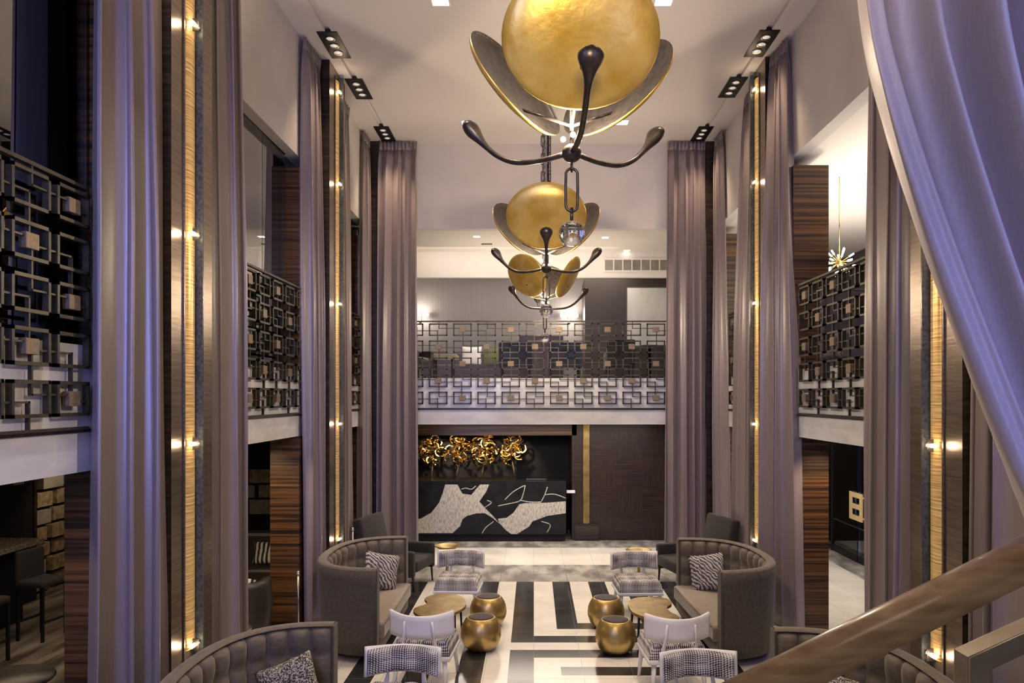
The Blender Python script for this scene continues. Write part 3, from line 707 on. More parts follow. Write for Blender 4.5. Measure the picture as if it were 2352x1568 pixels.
# ------------------------------------------------------------------ sofas
def make_sofa(label):
    """opening towards +x, centre of the opening at the origin"""
    t = thing('curved_sofa', label, 'sofa', (0, 0, 0), 0, 'high curved tufted sofas')
    a, b, zt, z0 = .86, 1.0, 1.06, .10
    def pt(u, off=0.0):
        s = -PI / 2 + PI * u; c, q = math.cos(s), math.sin(s); e = 2 / 2.5
        return Vector((-(a - off) * abs(c) ** e, (b - off) * abs(q) ** e * (1 if q > 0 else -1), 0))
    # resample by arc length
    L = [pt(i / 400) for i in range(401)]; acc = [0]
    for p, q in zip(L, L[1:]): acc.append(acc[-1] + (q - p).length)
    def arc(u):
        g = u * acc[-1]; lo = 0
        import bisect
        i = min(max(bisect.bisect_left(acc, g) - 1, 0), 399); k = (g - acc[i]) / max(acc[i + 1] - acc[i], 1e-9)
        p = L[i].lerp(L[i + 1], k); d = (L[i + 1] - L[i]).normalized(); return p, Vector((d.y, -d.x, 0))   # inward normal
    def inn(u):
        p, n = arc(u)
        if n.dot(Vector((-.25, 0, 0)) - p) < 0: n = -n
        return p, n
    def outer(u, v):
        p, n = inn(u); z = z0 + (zt - z0) * v
        return tuple(p + n * (.03 * (1 - v)) + Vector((0, 0, z)))
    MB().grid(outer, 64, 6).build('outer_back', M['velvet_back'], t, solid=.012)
    nc, nrw = 15, 3
    def inner(u, v):
        p, n = inn(u); z = .36 + (zt - .36) * v
        cu = abs(math.sin(PI * nc * u)); rv = abs(math.sin(PI * nrw * v * .98))
        d = .080 + .070 * (cu ** .5) * (.3 + .7 * rv ** .5)
        if v > .93: d -= .075 * ((v - .93) / .07) ** 2
        return tuple(p + n * d + Vector((0, 0, z)))
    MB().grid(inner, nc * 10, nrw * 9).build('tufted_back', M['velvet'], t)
    def rim(u, v):
        p, n = inn(u); k = PI * v
        d = .052 - .052 * math.cos(k); return tuple(p + n * d + Vector((0, 0, zt + .022 * math.sin(k))))
    MB().grid(rim, 64, 6).build('top_rim', M['velvet'], t)
    for u in (0, 1):
        p, n = inn(u); q = p + n * .125
        y0, y1 = sorted((p.y, q.y)); MB().box(-.01, .012, y0, y1, z0, zt + .01, .004, 1).build('arm_end', M['velvet_back'], t)
    out = [inn(i / 40) for i in range(41)]; ol = [tuple((p + n * .11).xy) for p, n in out]
    ol[0] = (.07, ol[0][1]); ol[-1] = (.07, ol[-1][1])
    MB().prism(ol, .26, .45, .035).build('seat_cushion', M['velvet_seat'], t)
    MB().sweep([(.072, ol[0][1] + .03, .437), (.074, 0, .437), (.072, ol[-1][1] - .03, .437)], .007, n=6).build('piping', M['piping'], t)
    ob = [tuple((p + n * .05).xy) for p, n in out]; ob[0] = (.02, ob[0][1] + .03); ob[-1] = (.02, ob[-1][1] - .03)
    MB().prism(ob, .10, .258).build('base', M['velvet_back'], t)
    for x, y in ((-.05, -.82), (-.05, .82), (-.66, -.35), (-.66, .35)):
        MB().lathe([(0, 0), (.02, 0), (.03, .102), (0, .102)], 12, (x, y, 0)).build('leg', M['black_wood'], t)
    return t
s0 = make_sofa('tufted curved sofa on the left with striped cushion, beside gold stools'); s0.location = (-1.76, 9.17, 0)
dup(s0, (-1.70, 5.30, 0), 0, 'tufted curved sofa cut by the bottom edge at left')
dup(s0, (2.02, 9.05, 0), PI + math.radians(3), 'tufted curved sofa on the right with striped cushion')
dup(s0, (2.0, 5.16, 0), PI, 'tufted curved sofa mostly hidden behind the handrail')

def cushion(label, m, loc, rot, size=.46, th=.13, name='cushion', cat='cushion', group=None, w=None):
    mb = MB(); N = 16; hw = (w or size) / 2; hh = size / 2
    def side(sg):
        def f(u, v):
            x, y = u * 2 - 1, v * 2 - 1
            k = max(0, (1 - x ** 4) * (1 - y ** 4)) ** .6
            pin = 1 - .07 * (1 - abs(x * y)) * max(abs(x), abs(y)) ** 6
            return (x * hw * pin, sg * th / 2 * k, y * hh * pin)
        return f
    mb.grid(side(1), N, N); mb.grid(side(-1), N, N)
    bmesh.ops.remove_doubles(mb.bm, verts=mb.bm.verts, dist=1e-4)
    o = mb.build(name, m); o.location = loc; o.rotation_euler = rot
    return tag(o, label, cat, group)
cushion('grey striped cushion leaning on the left curved sofa', M['cushion_stripe'], (-2.03, 9.72, .69), (math.radians(-18), math.radians(14), math.radians(28)), .48)
cushion('grey striped cushion leaning on the right curved sofa', M['cushion_stripe'], (2.3, 9.70, .68), (math.radians(-18), math.radians(-12), math.radians(-28)), .48)
cushion('speckled cushion on the near left sofa at bottom edge', M['cushion_speckle'], (-1.95, 5.86, .66), (math.radians(-20), math.radians(-20), math.radians(12)), .46)
cushion('speckled cushion under the handrail on the near right sofa', M['cushion_speckle'], (2.3, 5.55, .66), (math.radians(-20), math.radians(15), math.radians(-20)), .46)

# ------------------------------------------------------------------ woven chairs
def make_chair(label):
    """faces -y; back edge at +y"""
    t = thing('lounge_chair', label, 'chair', (0, 0, 0), 0, 'white framed woven check chairs')
    def seat(u, v):
        a = u; x = (a - .5) * .60; y = -.33 + .56 * v
        ex = min(1, min(a, 1 - a) / .10); ey = min(1, min(v, 1 - v) / .10)
        edge = (math.sin(ex * PI / 2) * math.sin(ey * PI / 2)) ** .5
        tu = abs(math.sin(PI * 4 * a)) ** .5 * abs(math.sin(PI * 3 * v)) ** .5
        return (x, y, .40 + (.095 + .022 * tu) * edge)
    mb = MB(); mb.grid(seat, 40, 36); mb.box(-.30, .30, -.33, .23, .36, .405)
    mb.build('seat', M['tweed'], t)
    MB().box(-.31, .31, -.34, .25, .315, .36, .012).build('seat_frame', M['white_wood'], t)
    def yb(x): return .30 - 1.5 * x * x
    def bp(x, z, off): return (x, yb(x) + off + .10 * (z - .54), z)
    def front(u, v):
        x = (u - .5) * .62; e = min(1, min(u, 1 - u) / .06, min(v, 1 - v) / .12); e = math.sin(e * PI / 2) ** .6
        tu = abs(math.sin(PI * 6 * u)) ** .4 * (.4 + .6 * abs(math.sin(PI * 2 * v)) ** .4)
        p = Vector(bp(x, .575 + .215 * v, -.02)); p.y -= e * (.035 + .02 * tu); return tuple(p)
    MB().grid(front, 60, 18).build('back_pad', M['tweed'], t)
    mb = MB(); mb.grid(lambda u, v: bp((u - .5) * .66, .562 + (.232 + .025 * abs(2 * u - 1) ** 2.5) * v, 0), 28, 4)
    mb.build('back_panel', M['white_wood'], t, solid=.026)
    for s in (-1, 1):
        MB().sweep([(s * .19, .225, .33), (s * .165, .285, .50), (s * .15, yb(.15) + .045, .62), (s * .14, yb(.14) + .055, .74)], [.026, .022, .02, .016], [.02, .018, .014, .01], n=10).build('back_support', M['white_wood'], t)
        MB().sweep([(s * .26, -.29, .335), (s * .285, -.33, .0)], [.028, .016], n=10).build('leg', M['white_wood'], t)
        MB().sweep([(s * .24, .19, .335), (s * .275, .27, .0)], [.028, .016], n=10).build('leg', M['white_wood'], t)
    return t
ch = make_chair('woven check chair facing us by the left curved sofa, far end'); ch.location = (-1.05, 10.30, 0); ch.rotation_euler = (0, 0, math.radians(-3))
dup(ch, (1.43, 10.2, 0), math.radians(3), 'woven check chair facing us by the right curved sofa, far end')
dup(ch, (-1.14, 7.68, 0), math.radians(176), 'white backed chair seen from behind, before the left gold table')
dup(ch, (1.44, 7.58, 0), math.radians(184), 'white backed chair seen from behind, before the right gold table')
dup(ch, (-1.15, 6.22, 0), math.radians(-2), 'woven check chair back at bottom edge, left')
dup(ch, (1.42, 6.10, 0), math.radians(3), 'woven check chair back at bottom edge, right, beside the handrail')

# ------------------------------------------------------------------ gold stools
def make_stool(label):
    t = thing('drum_stool', label, 'stool', (0, 0, 0), 0, 'gold drum stools')
    P = spline([(.135, 0), (.20, .055), (.235, .14), (.240, .215), (.225, .29), (.195, .35), (.165, .385)], 4, False)
    MB().lathe([(0, 0)] + [tuple(p) for p in P] + [(.155, .385), (.15, .37)], 40).build('body', M['gold_old'], t)
    MB().lathe([(.152, .372), (.150, .388), (.10, .392), (0, .390)], 32).build('seat_pad', M['stool_top'], t)
    return t
st = make_stool('gold drum stool, nearer of the two on the left'); st.location = (-.63, 8.72, 0)
dup(st, (-.60, 9.62, 0), 0, 'gold drum stool, farther of the two on the left')
dup(st, (.965, 8.62, 0), 0, 'gold drum stool, nearer of the two on the right')
dup(st, (.945, 9.56, 0), 0, 'gold drum stool, farther of the two on the right')

# ------------------------------------------------------------------ gold coffee tables
def make_table(label, pts, ox, sx, cx, cy):
    t = thing('kidney_table', label, 'table', (cx, cy, 0), 0, 'kidney shaped gold coffee tables')
    P = []
    for qx, qy in pts:
        p = fl(ox + sx * qx, 1160 + sx * qy, .40); P.append((p.x - cx, p.y - cy))
    O = spline(P, 6)
    MB().prism(O, .368, .402, .006).build('table_top', M['brass_top'], t)
    s = 1 if cx < 0 else -1
    for x, y in ((-.16, -.25), (.20, -.18), (.02, .28), (.26, -.02)):
        MB().sweep([(s * x, y, .372), (s * x * 1.08, y * 1.05, 0)], [.016, .011], n=8).build('leg', M['black_metal'], t)
    return t
make_table('kidney shaped gold coffee table before the left sofa', [(985, 820), (1090, 782), (1240, 783), (1335, 830), (1335, 895), (1225, 955), (1060, 985), (930, 970), (880, 925), (920, 895), (990, 875), (1000, 850)], 720, .26024, -1.18, 9.2)
make_table('kidney shaped gold coffee table before the right sofa', [(700, 860), (760, 820), (880, 808), (1010, 815), (1080, 845), (1082, 875), (1045, 900), (1075, 940), (1150, 985), (1100, 1020), (1000, 1025), (850, 985), (740, 940)], 1260, .26019, 1.47, 9.0)

# ------------------------------------------------------------------ dish side tables
def make_dish(label):
    t = thing('dish_side_table', label, 'side table', (0, 0, 0), 0, 'gold dish side tables')
    MB().lathe([(0, .475), (.05, .48), (.14, .52), (.205, .565), (.21, .572), (.20, .572), (.13, .53), (0, .50)], 36).build('dish_top', M['brass_top'], t)
    MB().lathe([(0, 0), (.12, 0), (.12, .015), (.03, .03), (.022, .25), (.03, .48), (0, .48)], 24).build('pedestal', M['gold_old'], t)
    return t
dd = make_dish('gold dish topped side table behind the left far chair'); dd.location = (-1.42, 12.0, 0)
dup(dd, (1.67, 11.65, 0), 0, 'gold dish topped side table behind the right far chair')

# ------------------------------------------------------------------ black armchairs
def make_armchair(label):
    """faces +x"""
    t = thing('black_armchair', label, 'armchair', (0, 0, 0), 0, 'black armchairs at the far end')
    R = Matrix.Translation((-.36, 0, .36)) @ Matrix.Rotation(math.radians(-12), 4, 'Y') @ Matrix.Translation((.36, 0, -.36))
    MB().box(-.46, -.30, -.40, .40, .30, 1.10, .04, 3, R).build('backrest', M['black_cloth'], t, smooth=True)
    MB().box(-.34, .48, -.33, .33, .28, .46, .04, 3).build('seat', M['black_cloth'], t, smooth=True)
    for s in (-1, 1):
        MB().box(-.40, .46, *sorted((s * .33, s * .44)), .22, .62, .03, 3).build('arm', M['black_cloth'], t, smooth=True)
        for x in (-.36, .42): MB().sweep([(x, s * .36, .30), (x * 1.04, s * .37, 0)], [.022, .014], n=8).build('leg', M['black_wood'], t)
    return t
ac = make_armchair('black armchair behind the left curved sofa'); ac.location = (-2.18, 11.75, 0); ac.rotation_euler = (0, 0, math.radians(-15))
dup(ac, (2.55, 11.65, 0), math.radians(196), 'black armchair behind the right curved sofa')

# ------------------------------------------------------------------ reception desk
def cp8(cx, cy, Y): return at(950 + .2551 * cx, 960 + .2551 * cy, Y)
YD = 15.2
t = thing('reception_desk', 'black and white veined marble reception desk under the balcony', 'desk', (-.9, YD, 0))
def off(p, dy=0): return (p.x + .9, p.y - YD + dy, p.z)
xr = cp8(1373, 600, YD).x + .9; ztop = 1.225; zb = cp8(0, 1045, YD).z
MB().box(-2.2, xr, 0, .12, zb, ztop).build('front_slab', M['marble_jet'], t)
MB().box(-2.2, xr - .02, .03, .8, 0.0, zb).build('plinth', M['wall_dark'], t)
MB().box(-2.2, xr, .0, .75, ztop, ztop + .03, .003, 1).build('counter_top', M['marble_jet'], t)
MB().box(xr - .1, xr, .12, .75, zb, ztop).build('side_panel', M['marble_jet'], t)
V1 = [(285, 597), (395, 597), (440, 680), (520, 690), (560, 640), (600, 597), (680, 597), (655, 660), (592, 750), (650, 815), (720, 885), (775, 950), (700, 890), (640, 855), (560, 858), (480, 880), (440, 910), (420, 970), (350, 1035), (-300, 1035), (-120, 960), (70, 900), (160, 850), (230, 760), (260, 680)]
V2 = [(760, 905), (840, 895), (900, 850), (950, 775), (1000, 765), (1200, 760), (1370, 748), (1370, 855), (1200, 880), (1070, 930), (1040, 975), (930, 1043), (880, 1043), (830, 1008), (770, 940)]
def vein(pts, dy):
    from mathutils.geometry import tessellate_polygon
    mb = MB(); P2 = [Vector((x, y, 0)) for x, y in pts]
    A = [mb.bm.verts.new(off(cp8(x, y, YD), dy)) for x, y in pts]; B = [mb.bm.verts.new(off(cp8(x, y, YD), dy + .002)) for x, y in pts]
    for tri in tessellate_polygon([P2]): mb.bm.faces.new([A[i] for i in tri]); mb.bm.faces.new([B[i] for i in tri][::-1])
    for i in range(len(A)): k = (i + 1) % len(A); mb.bm.faces.new((A[i], A[k], B[k], B[i]))
    return mb
vein(V1, -.0025).build('pale_vein', M['marble_pale'], t); vein(V2, -.0025).build('pale_vein', M['marble_pale'], t)
for L_ in ([(1005, 605), (985, 690), (955, 745), (860, 770), (760, 790)], [(1205, 620), (1180, 690), (1150, 750)], [(960, 740), (1050, 755), (1150, 755)], [(820, 735), (900, 660), (1000, 605)], [(1180, 690), (1270, 685), (1370, 720)],
           [(615, 1040), (650, 985), (720, 930)], [(1200, 1030), (1230, 960), (1150, 930)], [(430, 640), (470, 630), (520, 640), (560, 610)], [(660, 740), (700, 760), (640, 805)]):
    MB().sweep([off(cp8(x, y, YD), -.001) for x, y in spline(L_, 4, False)], .010, .002, up=(0, -1, 0), n=6).build('fine_vein', M['marble_pale'], t)
p = at(1232, 1103, 15.5)
tt = thing('desk_screen', 'thin dark screen lying on the reception counter', 'screen', (p.x, 15.5, ztop + .03))
MB().box(-.2, .2, -.12, .12, .0, .03, .004, 1).build('screen_panel', M['black_metal'], tt)
MB().box(-.21, .21, -.13, -.12, .018, .032).build('screen_edge', M['steel'], tt)
p = at(1311, 1129, 15.3)
tag(MB().box(p.x - .09, p.x + .09, 15.28, 15.36, p.z - .03, p.z + .03, .01).build('card_tray', M['white_wood']), 'small white tray on the wall at the right end of the desk', 'tray')
a, b_ = at(1339, 975, 15.33), at(1354, 1206, 15.33)
tag(MB().box(a.x, b_.x, 15.30, 15.35, b_.z, 2.49, .004, 1).build('brass_bar', M['brass_top']), 'tall vertical brass bar on the dark wood wall right of the desk', 'trim')
struct(MB().box(.86, 1.36, 15.28, 15.36, 0, .36).build('trim_6', M['zebrano_dark']))

# gold ribbon sculptures behind the desk
MB_shelf = struct(MB().box(-3.5, .75, 16.15, 16.6, 0, 1.02).build('wall_back_ledge', M['wall_dark']))
def sculpture(label, x, seed, rx=.27, rz=.31, zc=1.82):
    rnd = random.Random(seed); t = thing('ribbon_sculpture', label, 'sculpture', (x, 16.3, 1.02), 0, 'gold ribbon sculptures')
    for grp in range(3):
        for k in range(17):
            th, ph = rnd.uniform(0, 2 * PI), math.acos(rnd.uniform(-1, 1)); r = rnd.uniform(.4, 1) ** .5
            c = Vector((rx * r * math.sin(ph) * math.cos(th), .16 * r * math.sin(ph) * math.sin(th), zc - 1.02 + rz * r * math.cos(ph)))
            R = Matrix.Rotation(rnd.uniform(0, 6.28), 3, 'X') @ Matrix.Rotation(rnd.uniform(0, 6.28), 3, 'Z'); rad = rnd.uniform(.05, .12); spn = rnd.uniform(1.5, 4.5)
            pts = [c + R @ Vector((rad * math.cos(spn * i / 12), rad * math.sin(spn * i / 12), .05 * i / 12)) for i in range(13)]
            MB().sweep(pts, .022, .004, up=R @ Vector((0, 0, 1)), n=8).build('ribbon', M['gold_bright'], t)
    mb = MB()
    for k in range(1): mb.sweep([(rnd.uniform(-.1, .1), 0, 0), (rnd.uniform(-.06, .06), rnd.uniform(-.05, .05), .3), (rnd.uniform(-.12, .12), 0, .7)], [.05, .03, .02], n=8)
    mb.build('trunk', M['bronze'], t)
    light('sculpture_spot', 'SPOT', (x, 15.75, 2.17), 120, (1.0, .74, .40), (x, 16.3, 1.7), .03, spot=75, blend=.6)
for i, (px, l) in enumerate(((992, 'leftmost, beside the curtain'), (1052, 'second from the curtain'), (1112, 'third from the curtain'), (1176, 'rightmost of four'))):
    sculpture('twisted gold ribbon sculpture behind the desk, ' + l, at(px, 1000, 16.3).x, 40 + i)

# ------------------------------------------------------------------ far balcony furniture
GS = ZS + .004
def simple_armchair(name, label, m, loc, rz, group, w=.66, hb=.72):
    t = thing(name, label, 'armchair', loc, rz, group)
    MB().box(-w / 2, w / 2, .22, .34, .25, hb, .04, 3).build('backrest', m, t, smooth=True)
    MB().box(-w / 2 + .08, w / 2 - .08, -.32, .24, .24, .42, .04, 3).build('seat', m, t, smooth=True)
    for s in (-1, 1):
        MB().box(*sorted((s * (w / 2 - .09), s * w / 2)), -.32, .3, .22, .56, .03, 3).build('arm', m, t, smooth=True)
        for y in (-.27, .27): MB().sweep([(s * (w / 2 - .06), y, .25), (s * (w / 2 - .05), y * 1.05, 0)], [.02, .013], n=8).build('leg', M['black_wood'], t)
    return t
t = thing('balcony_bench', 'olive topped bench with dark legs at left of the balcony', 'bench', (at(1005, 815, 15.0).x, 15.0, GS))
MB().box(-.5, .42, -.22, .22, .42, .52, .03).build('seat', M['olive_seat'], t)
for x in (-.42, -.05, .32):
    for y in (-.17, .17): MB().sweep([(x, y, .43), (x, y, 0)], .02, n=8).build('leg', M['black_wood'], t)
t = thing('balcony_sofa', 'long grey sofa against the balcony back wall', 'sofa', (-1.0, 17.1, GS))
MB().box(-1.6, 1.7, -.35, .35, .12, .40, .04).build('seat', M['purple_cloth'], t); MB().box(-1.6, 1.7, .25, .45, .30, .72, .05).build('backrest', M['purple_cloth'], t)
for x in (-1.5, 1.6):
    for y in (-.3, .3): MB().sweep([(x, y, .14), (x, y, 0)], .02, n=8).build('leg', M['black_wood'], t)
gp = 'balcony cushions'
zc_ = lambda py, Y: H - (py - PY) * Y / F
for px, py, mm, l, wv in ((1083, 825, 'cushion_white', 'white cushion at left of the balcony sofa', .46), (1132, 825, 'cushion_green', 'olive cushion between white ones on the balcony', .44), (1178, 822, 'cushion_white', 'white cushion beside the dark balcony divider', .46), (1243, 826, 'cushion_white', 'narrow white cushion seen between dark balcony seats', .30)):
    cushion(l, M[mm], (at(px, py, 16.7).x, 16.72, GS + .60), (math.radians(-14), 0, 0), .42, .13, group=gp, w=wv)
t = thing('booth_divider', 'tall dark upholstered divider in the middle of the balcony', 'divider', (at(1243, 800, 15.9).x, 15.9, GS))
MB().box(-.48, .48, -.07, .07, .05, 1.0, .03).build('panel', M['purple_cloth'], t); MB().box(-.46, .46, -.05, .05, 0, .05).build('plinth', M['black_wood'], t)
simple_armchair('balcony_armchair', 'navy armchair on the balcony below the divider, left', M['navy_cloth'], (at(1185, 850, 14.6).x, 14.6, GS), PI, 'navy balcony armchairs')
simple_armchair('balcony_armchair', 'navy armchair on the balcony below the divider, right', M['navy_cloth'], (at(1297, 850, 14.6).x, 14.6, GS), PI, 'navy balcony armchairs')
simple_armchair('balcony_armchair', 'black armchair on the balcony in front of the brown wall', M['black_cloth'], (at(1422, 850, 14.9).x, 14.9, GS), PI, 'navy balcony armchairs', .58, .8)
simple_armchair('balcony_armchair', 'grey armchair on the balcony beside the left curtain', M['leather'], (at(945, 850, 14.3).x, 14.3, GS), 1.2, 'navy balcony armchairs')
for px, l in ((1330, 'dark round table on the balcony right of the divider'), (1492, 'dark round table on the balcony beside the right curtain')):
    t = thing('bistro_table', l, 'table', (at(px, 822, 15.4).x, 15.4, GS), 0, 'balcony tables')
    MB().lathe([(0, .70), (.30, .70), (.30, .73), (0, .73)], 28).build('table_top', M['leather'], t)
    MB().lathe([(0, 0), (.2, 0), (.2, .02), (.03, .05), (.03, .70), (0, .70)], 16).build('pedestal', M['black_metal'], t)
a, b_ = at(1440, 660, 16.95), at(1560, 795, 16.95)
t = thing('abstract_painting', 'pale blue grey abstract painting on the brown balcony wall', 'painting', ((a.x + b_.x) / 2, 16.97, (a.z + b_.z) / 2))
wx, wz = (b_.x - a.x) / 2, (a.z - b_.z) / 2
MB().box(-wx, wx, -.03, .03, -wz, wz).build('frame', M['nickel'], t); MB().box(-wx + .015, wx - .015, -.034, -.03, -wz + .015, wz - .015).build('canvas', M['art_pale'], t)
def sconce(label, px, py, Y=17.95, n=2):
    p = at(px, py, Y); t = thing('wall_sconce', label, 'wall light', tuple(p), 0, 'balcony sconces')
    MB().box(-.03, .03, -.02, .04, -.12, .12, .006, 1).build('back_plate', M['gold_matte'], t)
    for s in (-1, 1):
        MB().sweep([(0, -.02, 0), (s * .08, -.08, 0), (s * .14, -.1, .02)], .009, n=8).build('arm', M['gold_matte'], t)
        MB().sphere(.065, (s * .16, -.1, .05), u=16, v=10).build('globe', M['lamp'], t)
    light('sconce_lamp', 'POINT', (p.x, p.y - .25, p.z + .05), 42, SOFT, None, .1)
sconce('double globe wall light beside the left balcony curtain', 965, 728)
sconce('double globe wall light behind the farthest chandelier, right', 1307, 730)

# ------------------------------------------------------------------ right gallery
t = thing('gallery_banquette', 'plum grey banquette on the right gallery behind the railing', 'banquette', (4.6, 8.8, GS))
MB().box(-1.15, 1.6, -.06, .10, .1, .93, .02).build('backrest', M['purple_cloth'], t); MB().box(-1.15, 1.6, -.62, -.05, .1, .40, .04).build('seat', M['purple_cloth'], t)
MB().box(-1.16, 1.6, -.07, .11, .925, .945).build('top_trim', M['nickel'], t); MB().box(-1.1, 1.55, -.5, .05, 0, .1).build('plinth', M['black_wood'], t)
p = at(1928, 603, 10.3)
t = thing('starburst_pendant', 'small starburst lamp with lit tips over the right gallery', 'pendant lamp', tuple(p))
MB().sphere(.04, u=16, v=10).build('core', M['gold_bright'], t); MB().sweep([(0, 0, .03), (0, 0, ZM - p.z)], .006, n=8).build('rod', M['gold_bright'], t)
rnd = random.Random(4)
for k in range(22):
    zz = 1 - 2 * (k + .5) / 22; aa = k * 2.39996; rr = math.sqrt(1 - zz * zz); d = Vector((rr * math.cos(aa), rr * math.sin(aa), zz))
    sp = MB().sweep([d * .03, d * .15], .005, n=6).build('spoke', M['gold_bright'], t)
    MB().sweep([d * .145, d * .22], .012, n=8).build('lit_tip', M['lamp'], sp)
light('starburst_lamp', 'POINT', tuple(p + Vector((0, -.45, 0))), 30, SOFT, None, .1)

# ------------------------------------------------------------------ right lobby: glass doors
XG = 5.88
for k, (ya, yb, lab) in enumerate(((13.28, 14.35, 'far'), (12.2, 13.24, 'near'))):
    d = struct(MB().box(XG - .006, XG + .006, ya, yb, .12, 2.48).build('door_%d' % (k + 1), M['glass_door']), 'glass door leaf, %s one' % lab)
    MB().box(XG - .02, XG + .02, ya, yb, 0.01, .12).build('bottom_rail', M['black_metal'], d)
    MB().box(XG - .012, XG + .012, ya, yb, .62, .635).build('push_bar', M['steel'], d)
    s = 1 if k == 0 else -1; y0 = 13.26 + s * .012; mb = MB()
    z0, z1 = .77, 1.27
    ye = y0 + s * .25
    mb.box(XG - .05, XG - .03, *sorted((ye - s * .10, ye)), z0, z1)
    for q0, q1 in ((z0, z0 + .09), (z0 + .205, z0 + .295), (z1 - .09, z1)): mb.box(XG - .05, XG - .03, *sorted((y0, ye - s * .10)), q0, q1)
    mb.box(XG - .03, XG, ye - .03, ye - .0 + .001, z0 + .05, z0 + .08); mb.box(XG - .03, XG, ye - .03, ye + .001, z1 - .08, z1 - .05)
    MB_h = mb.build('handle', M['gold_satin'], d)
    MB_h['label'] = 'gold square pull handle'
struct(MB().box(XG - .006, XG + .006, 14.40, 15.3, 0.0, 2.48).build('window_5', M['glass_door'])); struct(MB().box(XG - .006, XG + .006, 5.0, 12.15, 0.0, 2.48).build('window_6', M['glass_door']))
sbox('trim_7', XG - .03, XG + .03, 12.14, 12.2, 0, 2.5, M['black_metal']); sbox('trim_8', XG - .03, XG + .03, 14.35, 14.40, 0, 2.5, M['black_metal'])
light('street_blue', 'AREA', (6.9, 13.0, 1.9), 24, (.15, .3, 1.0), (5.9, 13, 1.2), .8, 1.5)

# ------------------------------------------------------------------ left lounge below the gallery
t = thing('bar_counter', 'granite topped bar counter at far left below the gallery', 'counter', (-7.0, 8.6, 0))
MB().box(-.65, .35, -2.2, 1.35, 1.02, 1.09, .01).build('counter_top', M['granite'], t); MB().box(-.6, .12, -2.1, 1.25, 0, 1.02).build('counter_front', M['wall_dark'], t)
def bar_stool(label, x, y):
    t = thing('bar_stool', label, 'stool', (x, y, 0), math.radians(80), 'bar stools')
    MB().box(-.2, .2, -.2, .2, .66, .74, .03).build('seat', M['black_cloth'], t); MB().box(-.2, .2, .15, .2, .72, 1.10, .02).build('backrest', M['black_cloth'], t)
    for sx in (-1, 1):
        for sy in (-1, 1): MB().box(*sorted((sx * .16, sx * .19)), *sorted((sy * .16, sy * .19)), 0, .67).build('leg', M['black_metal'], t)
    for s in (-1, 1): MB().box(-.18, .18, *sorted((s * .165, s * .185)), .22, .245).build('foot_rail', M['black_metal'], t)
bar_stool('dark bar stool at the end of the bar, beside the block wall', -6.15, 9.15); bar_stool('dark bar stool at the very left edge of the photo', -6.2, 8.2)
t = thing('back_bar_cabinet', 'tall near black cabinet behind the bar at the far left edge', 'cabinet', (-7.43, 10.42, 0))
MB().box(-.05, .05, -.44, .44, 0, 2.45, .004, 1).build('body', M['wall_dark'], t); MB().box(.05, .07, .36, .42, .9, 2.4).build('door_edge', M['zebrano_dark'], t)
for zz in (1.75, 2.05): MB().box(.05, .062, -.05, .16, zz, zz + .16).build('door_panel', M['block_grey'], t)
# wall of stacked blocks
t = thing('block_screen', 'lit wall of stacked wood and stone blocks beyond the bar', 'screen wall', (-7.60, 10.1, 0))
MB().box(-.08, -.04, -.05, 3.9, 0, 2.49).build('backing', M['wall_dark'], t)
rnd = random.Random(11); z = .05; nb = 0
while z < 2.4:
    hgt = rnd.uniform(.22, .28); y = 0 + rnd.uniform(0, .2)
    while y < 3.7:
        wl = rnd.uniform(.45, .85); dd_ = rnd.uniform(.02, .09)
        if nb < 95:
            MB().box(-.04, dd_, y, min(y + wl - .15, 3.85), z, min(z + hgt - .05, 2.45)).build('block', M[rnd.choice(['block_gold', 'block_gold', 'block_grey', 'block_grey'])], t); nb += 1
        y += wl
    z += hgt
t = thing('block_screen', 'dark wall of stacked blocks behind the leather chair', 'screen wall', (-4.6, 13.2, 0))
MB().box(-.9, 1.2, .0, .05, 0, 2.49).build('backing', M['wall_dark'], t)
z = .9
while z < 2.4:
    hgt = rnd.uniform(.2, .3); x = -.8
    while x < 1.1:
        wl = rnd.uniform(.25, .5); MB().box(x, x + wl - .07, -rnd.uniform(.02, .08), 0, z, z + hgt - .04).build('block', M[rnd.choice(['block_grey', 'wall_dark', 'block_gold'])], t); x += wl
    z += hgt
t = thing('lounge_sofa', 'dark sofa with patterned cushions behind the wood column', 'sofa', (-4.15, 11.4, 0))
MB().box(-.8, .75, -.4, .3, .12, .42, .05).build('seat', M['leather'], t); MB().box(-.8, .75, .2, .42, .3, .86, .06).build('backrest', M['leather'], t)
for x in (-.7, .65):
    for y in (-.3, .3): MB().sweep([(x, y, .14), (x, y, 0)], .02, n=8).build('leg', M['black_wood'], t)
cushion('black and white wavy cushion on the dark sofa', M['cushion_wave'], (-3.98, 11.18, .62), (math.radians(-15), 0, 0), .34, .13, w=.62)
t = thing('leather_tub_chair', 'dark leather tub chair left of the wood column', 'armchair', (-3.62, 8.95, 0), math.radians(200))
def tub(u, v):
    a = PI * (1.0 * u) ; r = .33 + .03 * math.sin(PI * v); return (r * math.cos(a), r * math.sin(a), .12 + .66 * v)
MB().grid(tub, 24, 8).build('backrest', M['leather'], t, solid=.09); MB().lathe([(0, .12), (.27, .12), (.28, .38), (.25, .42), (0, .43)], 28).build('seat', M['leather'], t)
for k in range(4):
    a = k * PI / 2 + .7; MB().sweep([(.2 * math.cos(a), .2 * math.sin(a), .13), (.23 * math.cos(a), .23 * math.sin(a), 0)], [.02, .013], n=8).build('leg', M['black_wood'], t)
cushion('black and white wavy cushion on the leather tub chair', M['cushion_wave'], (-3.66, 9.0, .62), (math.radians(-10), math.radians(20), math.radians(20)), .36, .12)
t = thing('lounge_table', 'small round grey table beside the leather chair', 'table', (-3.36, 7.95, 0), 0, 'round lounge tables')
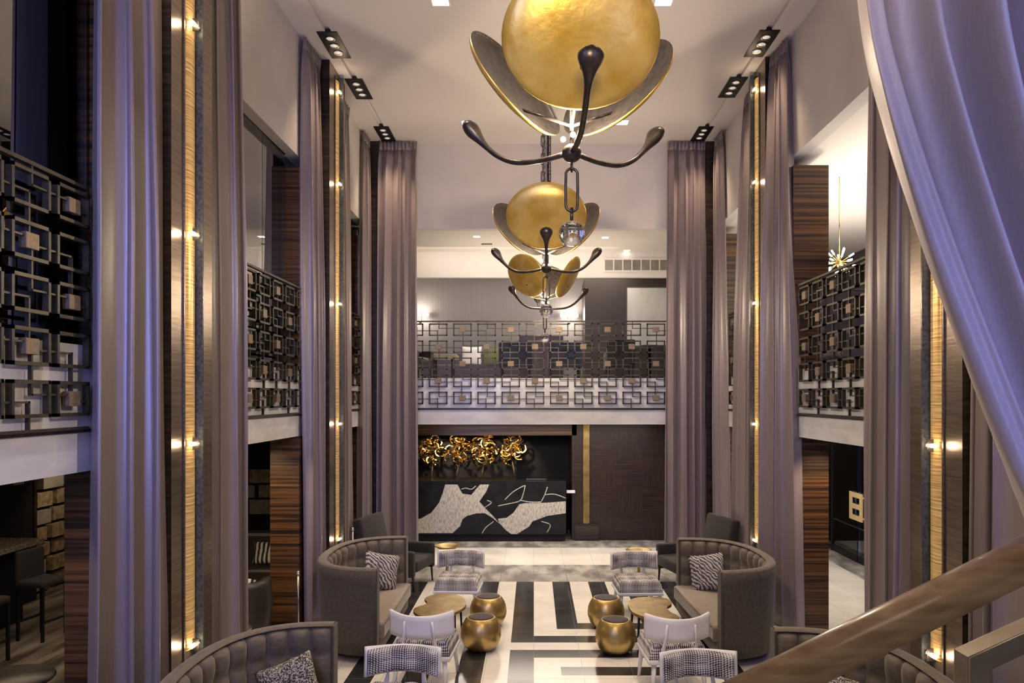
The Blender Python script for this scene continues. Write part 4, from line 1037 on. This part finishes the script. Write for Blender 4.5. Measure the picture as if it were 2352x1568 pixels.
MB().lathe([(0, .455), (.27, .455), (.28, .465), (.27, .475), (0, .475)], 32).build('table_top', M['steel'], t); MB().lathe([(0, 0), (.18, 0), (.18, .015), (.025, .03), (.025, .455), (0, .455)], 20).build('pedestal', M['black_metal'], t)
t = thing('lounge_table', 'dark round table in the bottom left corner', 'table', (-4.22, 5.85, 0), 0, 'round lounge tables')
MB().lathe([(0, .72), (.33, .72), (.34, .735), (.33, .75), (0, .75)], 32).build('table_top', M['leather'], t); MB().lathe([(0, 0), (.22, 0), (.22, .015), (.03, .03), (.03, .72), (0, .72)], 20).build('pedestal', M['black_metal'], t)
def post(label, px, py, X):
    Y = F * X / (px - PX); z = H - (py - PY) * Y / F
    t = thing('barrier_post', label, 'post', (X, Y, 0), 0, 'slim steel posts')
    MB().sweep([(0, 0, 0), (0, 0, z - .05)], .012, n=10).build('pole', M['steel'], t); MB().lathe([(0, z - .06), (.022, z - .055), (.022, z - .035), (.014, z - .03), (.02, z - .015), (0, z)], 14).build('cap', M['steel'], t)
    MB().lathe([(0, 0), (.08, 0), (.08, .012), (0, .018)], 20).build('base', M['steel'], t)
post('slim steel post with cap before the wood column on the left', 685, 1310, -2.96)
post('slim steel post with cap behind the left sofa', 810, 1210, -2.72)

# ------------------------------------------------------------------ stair railing beside the viewer
t = thing('stair_railing', 'oak handrail over a metal frame crossing the lower right corner', 'railing', (0, 0, 0))
Yr = 1.16
p1 = at(2650, 1138, Yr); p0 = at(1500, 1703, Yr)
prof = [(-.026, -.024), (-.012, -.029), (.012, -.029), (.026, -.024), (.022, -.012), (.030, .002), (.030, .014), (.022, .026), (.008, .032), (-.008, .032), (-.022, .026), (-.030, .014), (-.030, .002), (-.022, -.012)]
dv = (p1 - p0).normalized(); sdv = Vector((0, 1, 0)); upn = sdv.cross(dv) * -1
if upn.z < 0: upn = -upn
mb = MB(); rA = []; rB = []
for y_, z_ in prof:
    rA.append(mb.bm.verts.new(p0 + sdv * y_ + upn * z_)); rB.append(mb.bm.verts.new(p1 + sdv * y_ + upn * z_))
for i in range(len(prof)):
    j = (i + 1) % len(prof); f = mb.bm.faces.new((rA[i], rA[j], rB[j], rB[i])); f.smooth = True
mb.bm.faces.new(rA); mb.bm.faces.new(rB[::-1])
mb.build('handrail', M['rail_wood'], t)
Yn = 1.20
def L_(px, py): p = at(px, py, Yn); return (p.x, p.z)
outl = [L_(2207, 1499), L_(2660, 1293), L_(2660, 1337), L_(2250, 1526), L_(2250, 2600), L_(2207, 2600)]
mb = MB(); mb.prism(outl, -.022, .022, .003)
for v in mb.bm.verts: v.co = Vector((v.co.x, Yn + v.co.z, v.co.y))
mb.build('metal_frame', M['nickel'], t)
